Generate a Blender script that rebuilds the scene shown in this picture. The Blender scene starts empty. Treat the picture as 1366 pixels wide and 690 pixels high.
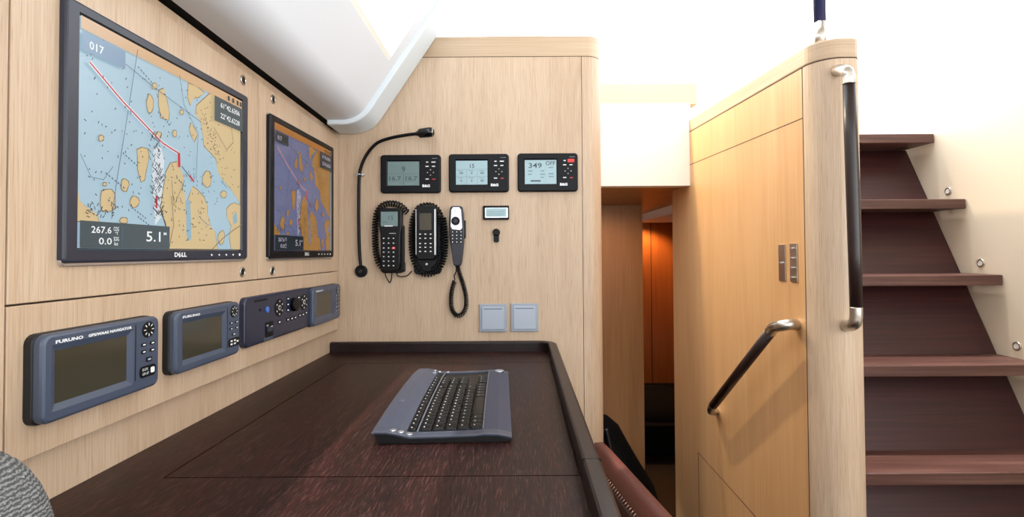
import bpy, bmesh, math, random
from mathutils import Vector, Matrix
random.seed(7)
PI = math.pi
SC = bpy.context.scene
COL = SC.collection
E = 1.07                       # eye height above the cabin sole; all z below are relative to the eye
F = 684.0                      # focal length in pixels of the 1366x690 frame
CXP, HOR = 696.0, 336.0
PITCH, ROLL = 0.020, 0.006
CYP = HOR - F*math.tan(PITCH)

# ------------------------------------------------------------------ camera
fwd = Vector((0, math.cos(PITCH), math.sin(PITCH)))
r0 = Vector((1, 0, 0)); u0 = r0.cross(fwd)
RT = math.cos(ROLL)*r0 - math.sin(ROLL)*u0
UP = math.sin(ROLL)*r0 + math.cos(ROLL)*u0
cam_d = bpy.data.cameras.new('camera'); cam = bpy.data.objects.new('camera', cam_d); COL.objects.link(cam)
mw = Matrix((RT, UP, -fwd)).transposed().to_4x4(); mw.translation = (0, 0, E)
cam.matrix_world = mw
cam_d.sensor_width = 36; cam_d.lens = F/1366*36; cam_d.clip_start = 0.02
cam_d.shift_x = (683-CXP)/1366; cam_d.shift_y = (CYP-345)/1366
SC.camera = cam

def ray(px, py):
    return RT*((px-CXP)/F) + UP*((CYP-py)/F) + fwd

# ------------------------------------------------------------------ frames (plane on which a thing sits)
class Frame:
    def __init__(s, o, a, b):
        s.o = Vector(o); s.a = Vector(a).normalized(); s.b = Vector(b).normalized(); s.n = s.a.cross(s.b)
    def __call__(s, a, b, c=0.0): return s.o + s.a*a + s.b*b + s.n*c
    def px(s, x, y, c=0.0):
        d = ray(x, y); t = (s.o + s.n*c).dot(s.n)/d.dot(s.n); q = d*t - s.o
        return q.dot(s.a), q.dot(s.b)
    def rect(s, tl, tr, br, bl, c=0.0):
        p = [s.px(*q, c) for q in (tl, tr, br, bl)]
        return ((p[0][0]+p[3][0])/2, (p[1][0]+p[2][0])/2, (p[2][1]+p[3][1])/2, (p[0][1]+p[1][1])/2)
XP = -0.585; XS = -0.607; YB = 1.64; DZ = -0.3135
LW = Frame((XP, 0, 0), (0, 1, 0), (0, 0, 1))
BW = Frame((0, YB, 0), (1, 0, 0), (0, 0, 1))
DK = Frame((0, 0, DZ), (1, 0, 0), (0, 1, 0))
_d = ray(1074, 330); _A = _d*(1.25/_d.y); PD = Vector((-0.082, 1, 0)).normalized()
PF = Frame((_A.x, _A.y, 0), tuple(-PD), (0, 0, 1))
WF = Frame((0, 0, 0), (1, 0, 0), (0, 1, 0))

# ------------------------------------------------------------------ materials
def srgb(c):
    return tuple((v/12.92 if v <= .04045 else ((v+.055)/1.055)**2.4) for v in [x/255 for x in c]) + (1,)
MATS = {}
def mat(name, col, rough=.5, metal=0, emit=None, es=1, coat=0, spec=.5, bump=0, bscale=400):
    m = bpy.data.materials.new(name); m.use_nodes = True; nt = m.node_tree; b = nt.nodes['Principled BSDF']
    b.inputs['Base Color'].default_value = srgb(col); b.inputs['Roughness'].default_value = rough
    b.inputs['Metallic'].default_value = metal; b.inputs['Coat Weight'].default_value = coat
    b.inputs['Specular IOR Level'].default_value = spec
    if emit: b.inputs['Emission Color'].default_value = srgb(emit); b.inputs['Emission Strength'].default_value = es
    tc = nt.nodes.new('ShaderNodeTexCoord'); nz = nt.nodes.new('ShaderNodeTexNoise')
    nz.inputs['Scale'].default_value = bscale; nz.inputs['Detail'].default_value = 3
    nt.links.new(tc.outputs['Object'], nz.inputs['Vector'])
    if bump:
        bp = nt.nodes.new('ShaderNodeBump'); bp.inputs['Strength'].default_value = bump; bp.inputs['Distance'].default_value = .001
        nt.links.new(nz.outputs['Fac'], bp.inputs['Height']); nt.links.new(bp.outputs['Normal'], b.inputs['Normal'])
    else:
        mr = nt.nodes.new('ShaderNodeMapRange'); mr.inputs['To Min'].default_value = max(0, rough-.04); mr.inputs['To Max'].default_value = min(1, rough+.04)
        nt.links.new(nz.outputs['Fac'], mr.inputs['Value']); nt.links.new(mr.outputs['Result'], b.inputs['Roughness'])
    MATS[name] = m; return m
def wood(name, c_dark, c_mid, c_light, axis, rough=.4, fine=260, along=5, contrast=.5, coat=0, pores=None, bump=.15, spec=.5):
    m = bpy.data.materials.new(name); m.use_nodes = True; nt = m.node_tree; N = nt.nodes; L = nt.links; b = N['Principled BSDF']
    tc = N.new('ShaderNodeTexCoord')
    def noise(sa, sc, det, dist=0):
        mp = N.new('ShaderNodeMapping'); s = [sc]*3
        for ax in (axis if isinstance(axis, tuple) else (axis,)): s[ax] = sa
        mp.inputs['Rotation'].default_value = (0, 0, 0); mp.inputs['Scale'].default_value = s
        L.new(tc.outputs['Object'], mp.inputs['Vector'])
        nz = N.new('ShaderNodeTexNoise'); nz.inputs['Scale'].default_value = 1; nz.inputs['Detail'].default_value = det
        nz.inputs['Distortion'].default_value = dist; L.new(mp.outputs['Vector'], nz.inputs['Vector']); return nz
    n1 = noise(along, fine, 4); n2 = noise(1.2, 14, 3, .6); n3 = noise(along*1.5, fine*1.3, 2)
    mx = N.new('ShaderNodeMix'); mx.data_type = 'FLOAT'; mx.inputs[0].default_value = .45
    L.new(n1.outputs['Fac'], mx.inputs[2]); L.new(n2.outputs['Fac'], mx.inputs[3])
    cr = N.new('ShaderNodeValToRGB'); e = cr.color_ramp.elements
    e[0].position = .5-.5*(1-contrast)*.6-.06; e[0].color = srgb(c_dark); e[1].position = .5+.5*(1-contrast)*.6+.06; e[1].color = srgb(c_light)
    k = e.new(.5); k.color = srgb(c_mid)
    L.new(mx.outputs[0], cr.inputs['Fac']); out = cr.outputs['Color']
    if pores:
        st = N.new('ShaderNodeMapRange'); st.inputs['From Min'].default_value = pores[1]; st.inputs['From Max'].default_value = pores[1]+.12
        st.inputs['To Max'].default_value = pores[2]
        L.new(n3.outputs['Fac'], st.inputs['Value'])
        m2 = N.new('ShaderNodeMix'); m2.data_type = 'RGBA'; L.new(st.outputs['Result'], m2.inputs[0])
        L.new(out, m2.inputs[6]); m2.inputs[7].default_value = srgb(pores[0]); out = m2.outputs[2]
    L.new(out, b.inputs['Base Color'])
    b.inputs['Roughness'].default_value = rough; b.inputs['Coat Weight'].default_value = coat; b.inputs['Coat Roughness'].default_value = .15
    b.inputs['Specular IOR Level'].default_value = spec
    bp = N.new('ShaderNodeBump'); bp.inputs['Strength'].default_value = bump; bp.inputs['Distance'].default_value = .0006
    L.new(n1.outputs['Fac'], bp.inputs['Height']); L.new(bp.outputs['Normal'], b.inputs['Normal'])
    MATS[name] = m; return m
OAK = ((176, 148, 121), (194, 168, 142), (208, 185, 160))
OAK_LAMPLIT = ((192, 145, 98), (206, 160, 112), (216, 174, 127))  # same oak, with the lamp's warm light put into the base colour
OAK_DIMMED = ((156, 108, 62), (176, 126, 76), (190, 142, 90))  # oak darkened and browned, the passage's dim light put into its colour
wood('oak_upright', *OAK, 2, rough=.42, fine=430, along=11, pores=((158, 130, 100), .57, .45))
wood('oak_length', *OAK, 1, rough=.42, fine=430, along=11, pores=((158, 130, 100), .57, .45))
wood('oak_across', *OAK, 0, rough=.42, fine=430, along=11, pores=((158, 130, 100), .57, .45))
wood('oak_cap', (170, 142, 114), (186, 160, 132), (198, 174, 146), (0, 1), rough=.42, fine=300, along=3)
wood('oak_lamplit', *OAK_LAMPLIT, 2, rough=.4, fine=380, along=4, pores=((186, 146, 102), .58, .25), bump=.08)
wood('oak_dimmed', *OAK_DIMMED, 2, rough=.42, fine=300, along=3)
wood('oak_cabin_lamplit', (128, 70, 30), (150, 86, 40), (168, 102, 52), 2, rough=.42, fine=120, along=2)  # cabin oak turned orange, warm lamplight painted into the colour
WG = ((14, 6, 6), (33, 13, 11), (58, 23, 18))
wood('wenge_length', *WG, 1, rough=.42, fine=520, along=26, pores=((112, 74, 68), .57, .42), bump=.4, spec=.22)
wood('wenge_across', *WG, 0, rough=.42, fine=520, along=26, pores=((112, 74, 68), .57, .42), bump=.4, spec=.22)
wood('wenge_rail', (22, 14, 13), (33, 23, 22), (46, 34, 32), 1, rough=.36, fine=200, along=4, bump=.2, spec=.3)
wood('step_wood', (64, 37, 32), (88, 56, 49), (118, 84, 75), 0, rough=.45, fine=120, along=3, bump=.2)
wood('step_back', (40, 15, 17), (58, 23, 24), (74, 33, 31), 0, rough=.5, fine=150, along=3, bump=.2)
mat('joint', (60, 42, 28), .9)
mat('joint_shade_black', (12, 8, 7), .9)
mat('white_liner', (230, 234, 240), .55)
mat('trim_white', (222, 232, 238), .5)
mat('white_paint', (246, 242, 232), .5)
mat('oak_overlit', (240, 224, 200), .5)  # pale oak of the stair wall, its overexposure put into the colour
mat('sole', (18, 9, 7), .5, spec=.2)
mat('bezel', (34, 40, 56), .36, bump=.15, bscale=1500, spec=.6)
mat('bezel_black', (7, 8, 12), .4, spec=.3)
mat('black', (5, 5, 7), .42, spec=.22)
mat('black_gloss', (10, 10, 12), .18)
mat('black_matt', (12, 12, 13), .8)
mat('cord', (4, 4, 6), .38, spec=.25)
mat('silver', (205, 207, 212), .3, metal=.9)
mat('steel', (190, 184, 176), .32, metal=1)
mat('plotter_face', (66, 76, 95), .38, spec=.6)
mat('plotter_back', (13, 14, 17), .55)
mat('pilot_navy', (26, 34, 58), .36, spec=.6)
mat('lcd_dark', (62, 58, 46), .12)
mat('lcd_lit', (146, 172, 180), .25, emit=(150, 180, 184), es=.12)
mat('lcd_dim', (108, 130, 130), .25, emit=(130, 150, 150), es=.03)
mat('lcd_ink', (52, 70, 76), .4)
mat('lcd_ink_soft', (110, 134, 140), .4)
mat('print_white', (235, 238, 240), .5)
mat('print_grey', (170, 180, 190), .5)
mat('red_key', (214, 48, 48), .4)
mat('blue_key', (60, 110, 200), .3)
mat('instrument', (8, 9, 14), .42, spec=.2)
mat('phone_body', (5, 5, 8), .32, spec=.25)
mat('handset_navy', (26, 27, 42), .35)
mat('key_dark', (14, 15, 18), .35, spec=.25)
mat('kb_slate', (58, 64, 80), .36, spec=.55)
mat('kb_palm', (44, 50, 72), .42)
mat('kb_edge', (112, 116, 128), .3, metal=.4)
mat('kb_black', (7, 7, 9), .4)
mat('kb_key', (7, 7, 9), .35, spec=.25)
mat('switch_frame', (150, 158, 170), .35, metal=.3)
mat('switch_rocker', (166, 175, 188), .4, metal=.2)
mat('leather', (94, 50, 43), .42, bump=.6, bscale=500)
mat('leather_dark', (48, 18, 16), .5, bump=.35, bscale=600)
mat('thread', (205, 170, 150), .7)
mat('grip', (34, 18, 16), .38, bump=.2, bscale=300)
mat('navy_tube', (40, 44, 84), .4)
mat('bag', (3, 3, 4), .8, spec=.12, bump=.5, bscale=60)
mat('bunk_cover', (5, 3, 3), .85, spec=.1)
mat('lamp_glow', (255, 220, 150), .4, emit=(255, 210, 130), es=14)
mat('beam_tan', (200, 178, 144), .6)
mat('label_red', (226, 120, 100), .6)
mat('label_white', (250, 245, 235), .6)
# chart colours (bright screen and the second screen seen at a slant)
for tag_, es, w, l, o, d in (('a', .62, (176, 206, 222), (222, 196, 148), (218, 178, 136), (72, 90, 98)),
                          ('b', .34, (130, 134, 178), (206, 148, 76), (204, 130, 50), (44, 56, 64))):
    for nm, c, k in (('water', w, 1), ('land', l, 1), ('bar', o, 1), ('box', d, .9), ('ink', (62, 74, 88), .5), ('track', (208, 50, 66), 1),
                     ('line', (96, 120, 150), .7), ('shoal', (226, 234, 240), 1), ('type', (240, 244, 244), 1.2), ('river', (150, 186, 204), 1),
                     ('coast', (150, 132, 100), .7), ('pale', (140, 168, 196), .9)):
        if tag_ == 'b': c = tuple(int(v*f) for v, f in zip(c, (.9, .85, .95))) if nm in ('shoal', 'type', 'river') else c
        mat('screen_%s_%s' % (nm, tag_), tuple(int(v*.45) for v in c), .22, emit=c, es=es*k*1.1)

def knit():
    m = bpy.data.materials.new('knit'); m.use_nodes = True; nt = m.node_tree; N = nt.nodes; L = nt.links; b = N['Principled BSDF']
    tc = N.new('ShaderNodeTexCoord'); wv = N.new('ShaderNodeTexWave'); wv.inputs['Scale'].default_value = 95; wv.inputs['Distortion'].default_value = 4; wv.inputs['Detail Scale'].default_value = 3
    wv.bands_direction = 'Z'; vo = N.new('ShaderNodeTexVoronoi'); vo.inputs['Scale'].default_value = 380
    L.new(tc.outputs['Object'], wv.inputs['Vector']); L.new(tc.outputs['Object'], vo.inputs['Vector'])
    mt = N.new('ShaderNodeMath'); mt.operation = 'MULTIPLY'; L.new(wv.outputs['Fac'], mt.inputs[0]); L.new(vo.outputs['Distance'], mt.inputs[1])
    cr = N.new('ShaderNodeValToRGB'); cr.color_ramp.elements[0].color = srgb((66, 67, 70)); cr.color_ramp.elements[1].color = srgb((150, 150, 148)); cr.color_ramp.elements[1].position = .5
    L.new(mt.outputs[0], cr.inputs['Fac']); L.new(cr.outputs['Color'], b.inputs['Base Color']); b.inputs['Roughness'].default_value = .95
    bp = N.new('ShaderNodeBump'); bp.inputs['Strength'].default_value = .8; bp.inputs['Distance'].default_value = .004
    L.new(mt.outputs[0], bp.inputs['Height']); L.new(bp.outputs['Normal'], b.inputs['Normal']); MATS['knit'] = m
knit()
def glass():
    m = bpy.data.materials.new('window_glass'); m.use_nodes = True; nt = m.node_tree; N = nt.nodes; L = nt.links
    N.remove(N['Principled BSDF']); t = N.new('ShaderNodeBsdfTransparent'); g = N.new('ShaderNodeBsdfGlossy'); g.inputs['Roughness'].default_value = .03
    mx = N.new('ShaderNodeMixShader'); mx.inputs[0].default_value = .05
    L.new(t.outputs[0], mx.inputs[1]); L.new(g.outputs[0], mx.inputs[2]); L.new(mx.outputs[0], N['Material Output'].inputs[0])
    MATS['window_glass'] = m
glass()

# ------------------------------------------------------------------ mesh builder
class MB:
    def __init__(s): s.v = []; s.f = []; s.mi = []; s.sm = []; s.mats = []; s.cur = 0
    def m(s, name):
        if name not in s.mats: s.mats.append(name)
        s.cur = s.mats.index(name); return s
    def face(s, idx, smooth=False): s.f.append(idx); s.mi.append(s.cur); s.sm.append(smooth)
    def poly(s, pts, smooth=False):
        n = len(s.v); s.v += [Vector(p) for p in pts]; s.face(list(range(n, n+len(pts))), smooth)
    def loft(s, rings, cap0=True, cap1=True, smooth=False, closed=True):
        n = len(s.v); k = len(rings[0])
        for r in rings: s.v += [Vector(p) for p in r]
        for i in range(len(rings)-1):
            for j in range(k if closed else k-1):
                j2 = (j+1) % k
                s.face([n+i*k+j, n+i*k+j2, n+(i+1)*k+j2, n+(i+1)*k+j], smooth)
        if cap0: s.face([n+j for j in range(k)][::-1])
        if cap1: s.face([n+(len(rings)-1)*k+j for j in range(k)])
        return s
    def box(s, F_, a0, a1, b0, b1, c0, c1):
        return s.loft([[F_(a, b, c) for a, b in ((a0, b0), (a1, b0), (a1, b1), (a0, b1))] for c in (c0, c1)])
    def rbox(s, F_, a0, a1, b0, b1, c0, c1, r=.004, bev=.001, n=4, smooth=False):
        rings = [[F_(a, b, c0) for a, b in rr(a0, a1, b0, b1, r, n)], [F_(a, b, c1-bev) for a, b in rr(a0, a1, b0, b1, r, n)]]
        for k in (1, 2, 3):
            t = k/3*PI/2; i = bev*(1-math.cos(t)); h = c1-bev+bev*math.sin(t)
            rings.append([F_(a, b, h) for a, b in rr(a0+i, a1-i, b0+i, b1-i, max(r-i, .0002), n)])
        return s.loft(rings, smooth=smooth)
    def cyl(s, F_, a, b, r, c0, c1, n=20, bev=0, smooth=True):
        def ring(rad, c): return [F_(a+rad*math.cos(2*PI*k/n), b+rad*math.sin(2*PI*k/n), c) for k in range(n)]
        rings = [ring(r, c0), ring(r, c1-bev)] + ([ring(r-bev*.3, c1-bev*.3), ring(r-bev, c1)] if bev else [])
        return s.loft(rings, smooth=smooth)
    def tube(s, pts, r, n=8, caps=True, smooth=True):
        pts = [Vector(p) for p in pts]; rings = []; ref = None
        rad = r if isinstance(r, (list, tuple)) else [r]*len(pts)
        for i, p in enumerate(pts):
            t = (pts[min(i+1, len(pts)-1)]-pts[max(i-1, 0)]).normalized()
            if ref is None: ref = Vector((0, 0, 1)) if abs(t.z) < .9 else Vector((1, 0, 0))
            x = (ref - t*ref.dot(t)).normalized(); y = t.cross(x); ref = x
            rings.append([p + x*rad[i]*math.cos(2*PI*k/n) + y*rad[i]*math.sin(2*PI*k/n) for k in range(n)])
        return s.loft(rings, cap0=caps, cap1=caps, smooth=smooth)
    def torus(s, F_, a, b, R, r, c, n=24, k=8):
        base = len(s.v)
        for i in range(n):
            t = 2*PI*i/n
            for j in range(k):
                u = 2*PI*j/k; q = R+r*math.cos(u); s.v.append(F_(a+q*math.cos(t), b+q*math.sin(t), c+r*math.sin(u)))
        for i in range(n):
            for j in range(k):
                i2 = (i+1) % n; j2 = (j+1) % k
                s.face([base+i*k+j, base+i2*k+j, base+i2*k+j2, base+i*k+j2], True)
        return s
    def text(s, F_, txt, a, b, c, h, w=None, align='LEFT', shear=0, bold=0):
        # flat printed lettering of cap height h; w squeezes it to a width
        cu = bpy.data.curves.new('t', 'FONT'); cu.body = txt; cu.align_x = align; cu.size = 1; cu.shear = shear; cu.resolution_u = 2
        cu.offset = bold
        ob = bpy.data.objects.new('t', cu); COL.objects.link(ob)
        dg = bpy.context.evaluated_depsgraph_get(); me = bpy.data.meshes.new_from_object(ob.evaluated_get(dg))
        if len(me.vertices):
            xs = [v.co.x for v in me.vertices]; k = h/.7; kx = k if w is None else w/(max(xs)-min(xs))
            off = min(xs)*kx if align == 'LEFT' else 0
            n = len(s.v); s.v += [F_(a+v.co.x*kx-off, b+v.co.y*k, c) for v in me.vertices]
            for p in me.polygons: s.face([n+i for i in p.vertices])
        bpy.data.objects.remove(ob); bpy.data.curves.remove(cu); bpy.data.meshes.remove(me)
        return s
    def build(s, name, parent=None, loc=None, bevel=0, label=None, kind=None, auto=True):
        root = parent
        if parent is not None: o0 = Vector(parent['_o'])
        else: o0 = Vector(loc) if loc is not None else Vector((0, 0, 0))
        me = bpy.data.meshes.new(name); me.from_pydata([v-o0 for v in s.v], [], s.f)
        for k in s.mats: me.materials.append(MATS[k])
        for p, mi, sm in zip(me.polygons, s.mi, s.sm): p.material_index = mi; p.use_smooth = sm
        bm = bmesh.new(); bm.from_mesh(me); bmesh.ops.recalc_face_normals(bm, faces=bm.faces) if auto else None; bm.to_mesh(me); bm.free()
        o = bpy.data.objects.new(name, me); COL.objects.link(o); o['_o'] = tuple(o0)
        if parent is not None: o.parent = parent
        else: o.location = (o0.x, o0.y, o0.z+E)
        if bevel:
            md = o.modifiers.new('bevel', 'BEVEL'); md.width = bevel; md.segments = 2; md.limit_method = 'ANGLE'; md.angle_limit = .7
        if label: o['label'] = label
        if kind: o['kind'] = kind
        return o
def rr(a0, a1, b0, b1, r, n=4):
    r = min(r, (a1-a0)/2-1e-5, (b1-b0)/2-1e-5); out = []
    for cx, cy, t0 in ((a1-r, b0+r, -PI/2), (a1-r, b1-r, 0), (a0+r, b1-r, PI/2), (a0+r, b0+r, PI)):
        for k in range(n+1):
            t = t0 + k/n*PI/2; out.append((cx+r*math.cos(t), cy+r*math.sin(t)))
    return out
def thing(name, label, cat, loc, group=None):
    o = bpy.data.objects.new(name, None); COL.objects.link(o); o.empty_display_size = .05
    o.location = (loc[0], loc[1], loc[2]+E); o['_o'] = tuple(loc); o['label'] = label; o['category'] = cat
    if group: o['group'] = group
    return o
def tag(o, label, cat, group=None):
    o['label'] = label; o['category'] = cat
    if group: o['group'] = group
    return o
def struct(mb, name, **k): return mb.build(name, kind='structure', **k)
def smooth_path(pts, sub=8):
    pts = [Vector(p) for p in pts]; out = []
    for i in range(len(pts)-1):
        p0 = pts[max(i-1, 0)]; p1 = pts[i]; p2 = pts[i+1]; p3 = pts[min(i+2, len(pts)-1)]
        for k in range(sub):
            t = k/sub
            out.append(.5*((2*p1)+(p2-p0)*t+(2*p0-5*p1+4*p2-p3)*t*t+(3*p1-p0-3*p2+p3)*t**3))
    out.append(pts[-1]); return out
def coil(mb, path, R, pitch, r, nrm, per=9, n=5):
    path = smooth_path(path, 10); L = [0]
    for i in range(1, len(path)): L.append(L[-1]+(path[i]-path[i-1]).length)
    tot = L[-1]; N = int(tot/pitch*per); out = []; j = 0; nrm = Vector(nrm)
    for k in range(N+1):
        d = tot*k/N
        while j < len(L)-2 and L[j+1] < d: j += 1
        t = (d-L[j])/max(L[j+1]-L[j], 1e-9); p = path[j].lerp(path[j+1], t)
        tg = (path[j+1]-path[j]).normalized(); s = tg.cross(nrm).normalized(); a = 2*PI*k/per
        out.append(p + s*R*math.cos(a) + nrm*R*math.sin(a))
    mb.tube(out, r, n)

# ================================================================== THE SHELL
RX = 1.45                                    # right wall behind the stairs
FL = -E                                      # cabin sole
def slab(name, x0, x1, y0, y1, z0, z1, m, kind='structure'):
    b = MB().m(m); b.loft([[(x0, y0, z), (x1, y0, z), (x1, y1, z), (x0, y1, z)] for z in (z0, z1)])
    return b.build(name, kind=kind)
slab('floor', -.8, 2.2, -2.3, 2.0, FL-.05, FL, 'sole')
slab('floor', -.8, 2.2, 2.0, 4.6, FL-.15, FL-.10, 'sole')
# left wall: body behind the removable panels, and the strip between panels and desk
b = MB().m('oak_upright')
b.box(LW, -1.9, YB+.02, -1.07, .355, XS-XP-.03, XS-XP)
struct(b, 'wall_left')
# coachroof side: ledge, slope with the long window
ang = [(-.581, .394), (-.56, .394)] + [(-.535+.090*math.sin(t), .394+.090*(1-math.cos(t))) for t in [k/22*.98 for k in range(23)]]
KS = .036                                    # the deck line climbs a little towards the camera
class Sheared:
    def __init__(s, mb): s.mb = mb
    def loft(s, rings, **k): return s.mb.loft([[(x, y, z+KS*(YB-y)) for x, y, z in r] for r in rings], **k)
sl = 1.49
def slope(z): return (-.4605 + (z-.434)/sl, z)
prof_low = ang + [slope(.50), slope(.55)]
def extr(mb, prof, y0, y1, th=.02, smooth=True):
    mb = Sheared(mb)
    # sheet with thickness pushed outward (away from the cabin)
    out = []
    for i, (x, z) in enumerate(prof):
        a = Vector(prof[max(i-1, 0)]); c = Vector(prof[min(i+1, len(prof)-1)]); t = (c-a).normalized(); out.append((x - t.y*th, z + t.x*th))
    loop = list(prof) + out[::-1]
    mb.loft([[(x, y, z) for x, z in loop] for y in (y0, y1)])
b = MB().m('white_liner'); extr(b, prof_low, -1.9, YB-.115); extr(b, [slope(.86), slope(.96)], -1.9, YB-.115)
extr(b, [slope(.55), slope(.7), slope(.86)], -1.9, -1.2); extr(b, [slope(.55), slope(.7), slope(.86)], YB-.165, YB-.115)
o = struct(b, 'wall_side_deck')
b = MB().m('joint_shade_black'); Sheared(b).loft([[(x, y, z) for x, z in ((-.70, .397), (-.5805, .397), (-.5805, .41), (-.70, .41))] for y in (-1.9, YB)])  # black strip and backing stand in for shade in the gap above the panels
b.loft([[(x, y, z) for x, z in ((-.70, .30), (-.66, .30), (-.66, .52), (-.70, .52))] for y in (-1.9, YB)]); struct(b, 'wall_gap_shade')
b = MB().m('trim_white'); lip = [(x+.0, z-.0) for x, z in ang] + [slope(.50), slope(.70), slope(.96)]
def inset(prof, d):
    out = []
    for i, (x, z) in enumerate(prof):
        a = Vector(prof[max(i-1, 0)]); c = Vector(prof[min(i+1, len(prof)-1)]); t = (c-a).normalized(); out.append((x+t.y*d, z-t.x*d))
    return out
extr(b, inset(lip, .014), YB-.115, YB-.004, .034)
struct(b, 'trim_1', bevel=.004)
b = MB().m('white_paint')
for z0, z1 in ((.55, .562), (.848, .86)):
    extr(b, inset([slope(z0), slope(z1)], -.002), -1.2, YB-.165, .016)
wf = struct(b, 'window_1')
b = MB().m('window_glass'); (x0, z0), (x1, z1) = inset([slope(.555), slope(.855)], -.012)
b.poly([(x, y, z+KS*(YB-y)) for x, y, z in ((x0, -1.2, z0), (x0, YB-.165, z0), (x1, YB-.165, z1), (x1, -1.2, z1))])
b.build('window_glass', parent=wf)
# ceiling
tx = slope(.96)[0]
slab('ceiling', tx-.04, 2.0, -2.2, 1.2, .95, .99, 'white_paint')
slab('ceiling', tx-.04, .1, 1.2, 4.4, .95, .99, 'white_paint')

# back wall with rounded right end
def px_at(px, py, y): d = ray(px, py); t = y/d.y; return d*t
xe = px_at(806.5, 400, YB).x
xs_ = px_at(778.5, 400, YB).x
R_ = xe - xs_
def plan_back(x0, r):
    pts = [(x0, YB), (xs_, YB)] + [(xe-r+r*math.sin(t), YB+r-r*math.cos(t)) for t in [PI/2*k/8 for k in range(1, 9)]] + [(xe, YB+.075), (x0, YB+.075)]
    return pts
zc = px_at(700, 76, YB).z; zt = px_at(700, 48.5, YB).z
b = MB().m('oak_upright')
pl = plan_back(xs_, R_*.8)
b.loft([[(x, y, z) for x, y in pl] for z in (FL, zc)]); 
pw = [(-.66, FL), (xs_-.0015, FL), (xs_-.0015, zc), (slope(zc)[0]-.02, zc), (slope(.45)[0]-.02, .45), (-.50, .41), (-.66, .40)]
b.loft([[(x, y, z) for x, z in pw] for y in (YB, YB+.075)])
wb = struct(b, 'wall_back')
b = MB().m('joint'); b.box(BW, xs_-.0016, xs_+.0001, FL, zc, -.05, .0003)
b.loft([[(x, y, z) for x, y in plan_back(slope(zc)[0]+.012, R_*.8)] for z in (zc-.0001, zc+.0022)])
b.build('joint_line', parent=wb)
b = MB().m('oak_cap')
b.loft([[(x, y, z) for x, z in ((slope(zc)[0]-.028, zc+.002), (slope(zt)[0]+.04, zc+.002), (slope(zt)[0]+.04, zt), (slope(zt)[0]-.028, zt))] for y in (YB, YB+.075)])
b.loft([[(x, y, z) for x, y in [(p[0]-(.012 if p[0] > .26 else 0), p[1]) for p in plan_back(slope(zt)[0]+.04, R_*.8)]] for z in (zc+.002, zt)])
struct(b, 'trim_2')

# ------------------------------------------------------------------ partition beside the stairs
yn = px_at(1105, 76, 1.19)
r1 = .062
nearY = 1.185; xr = px_at(1145, 500, 1.22).x
zcap = px_at(1105, 77, nearY).z; ztop = px_at(1105, 50, nearY).z
def part_plan(ins=0):
    pts = []
    far = PF(-.86, 0, -ins); near = PF(0, 0, -ins)
    c = Vector((near.x+r1, near.y, 0))
    pts.append((far.x, far.y)); pts.append((near.x, near.y))
    for k in range(1, 11):
        t = PI/2*k/10; pts.append((near.x+r1*(1-math.cos(t)), near.y-(near.y-nearY-ins)*math.sin(t)))
    r2 = .022; X = xr-ins
    for k in range(0, 6):
        t = PI/2*k/5; pts.append((X-r2+r2*math.sin(t), nearY+ins+r2*(1-math.cos(t))))
    pts.append((X, far.y))
    return pts
LINE = []
b = MB().m('oak_upright'); P_ = part_plan(); b.loft([[(x, y, z) for x, y in P_] for z in (FL-.1, zcap-.001)], cap1=True)
b.m('oak_lamplit'); b.mi[0] = b.cur
wp = struct(b, 'wall_partition')
b = MB().m('joint')
b.box(PF, -.0012, .0012, FL-.1, zcap, 0, .0004)                    # upright joint where the rounded end begins
p0 = PF.px(923, 223); p1 = PF.px(1072, 151)
b.box(PF, -.86, 0, (p0[1]+p1[1])/2-.0011, (p0[1]+p1[1])/2+.0011, 0, .0004)
q0 = PF.px(931.5, 604); q1 = PF.px(1012, 694)
for s0, s1 in ((q0, q1), ((q0[0], FL-.05), q0)):
    d = (Vector(s1)-Vector(s0)).normalized(); w = Vector((-d.y, d.x))*.0011
    pts = [Vector(s0)+w, Vector(s1)+w, Vector(s1)-w, Vector(s0)-w]
    b.loft([[PF(p.x, p.y, c) for p in pts] for c in (0, .0004)])
b.loft([[(x, y, z) for x, y in part_plan(-.0004)] for z in (zcap-.001, zcap+.0012)])
b.build('joint_line', parent=wp)
b = MB().m('oak_cap'); b.loft([[(x, y, z) for x, y in part_plan()] for z in (zcap+.0012, ztop)])
struct(b, 'trim_3', bevel=.004)

# header over the passage, passage walls
hp = PF.px(920.5, 248); hy = PF(hp[0], 0).y; hz = px_at(860, 248, hy).z
slab('wall_header', .05, PF(hp[0], 0).x+.004, hy, hy+.06, hz, px_at(860, 138, hy).z, 'white_paint')
slab('ceiling', .05, 1.3, hy+.06, 4.2, hz, hz+.03, 'oak_dimmed')
slab('wall_beam', -.3, px_at(930, 120, 2.35).x, 2.35, 2.42, px_at(860, 139, 2.35).z, px_at(860, 112, 2.35).z, 'beam_tan')
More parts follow.
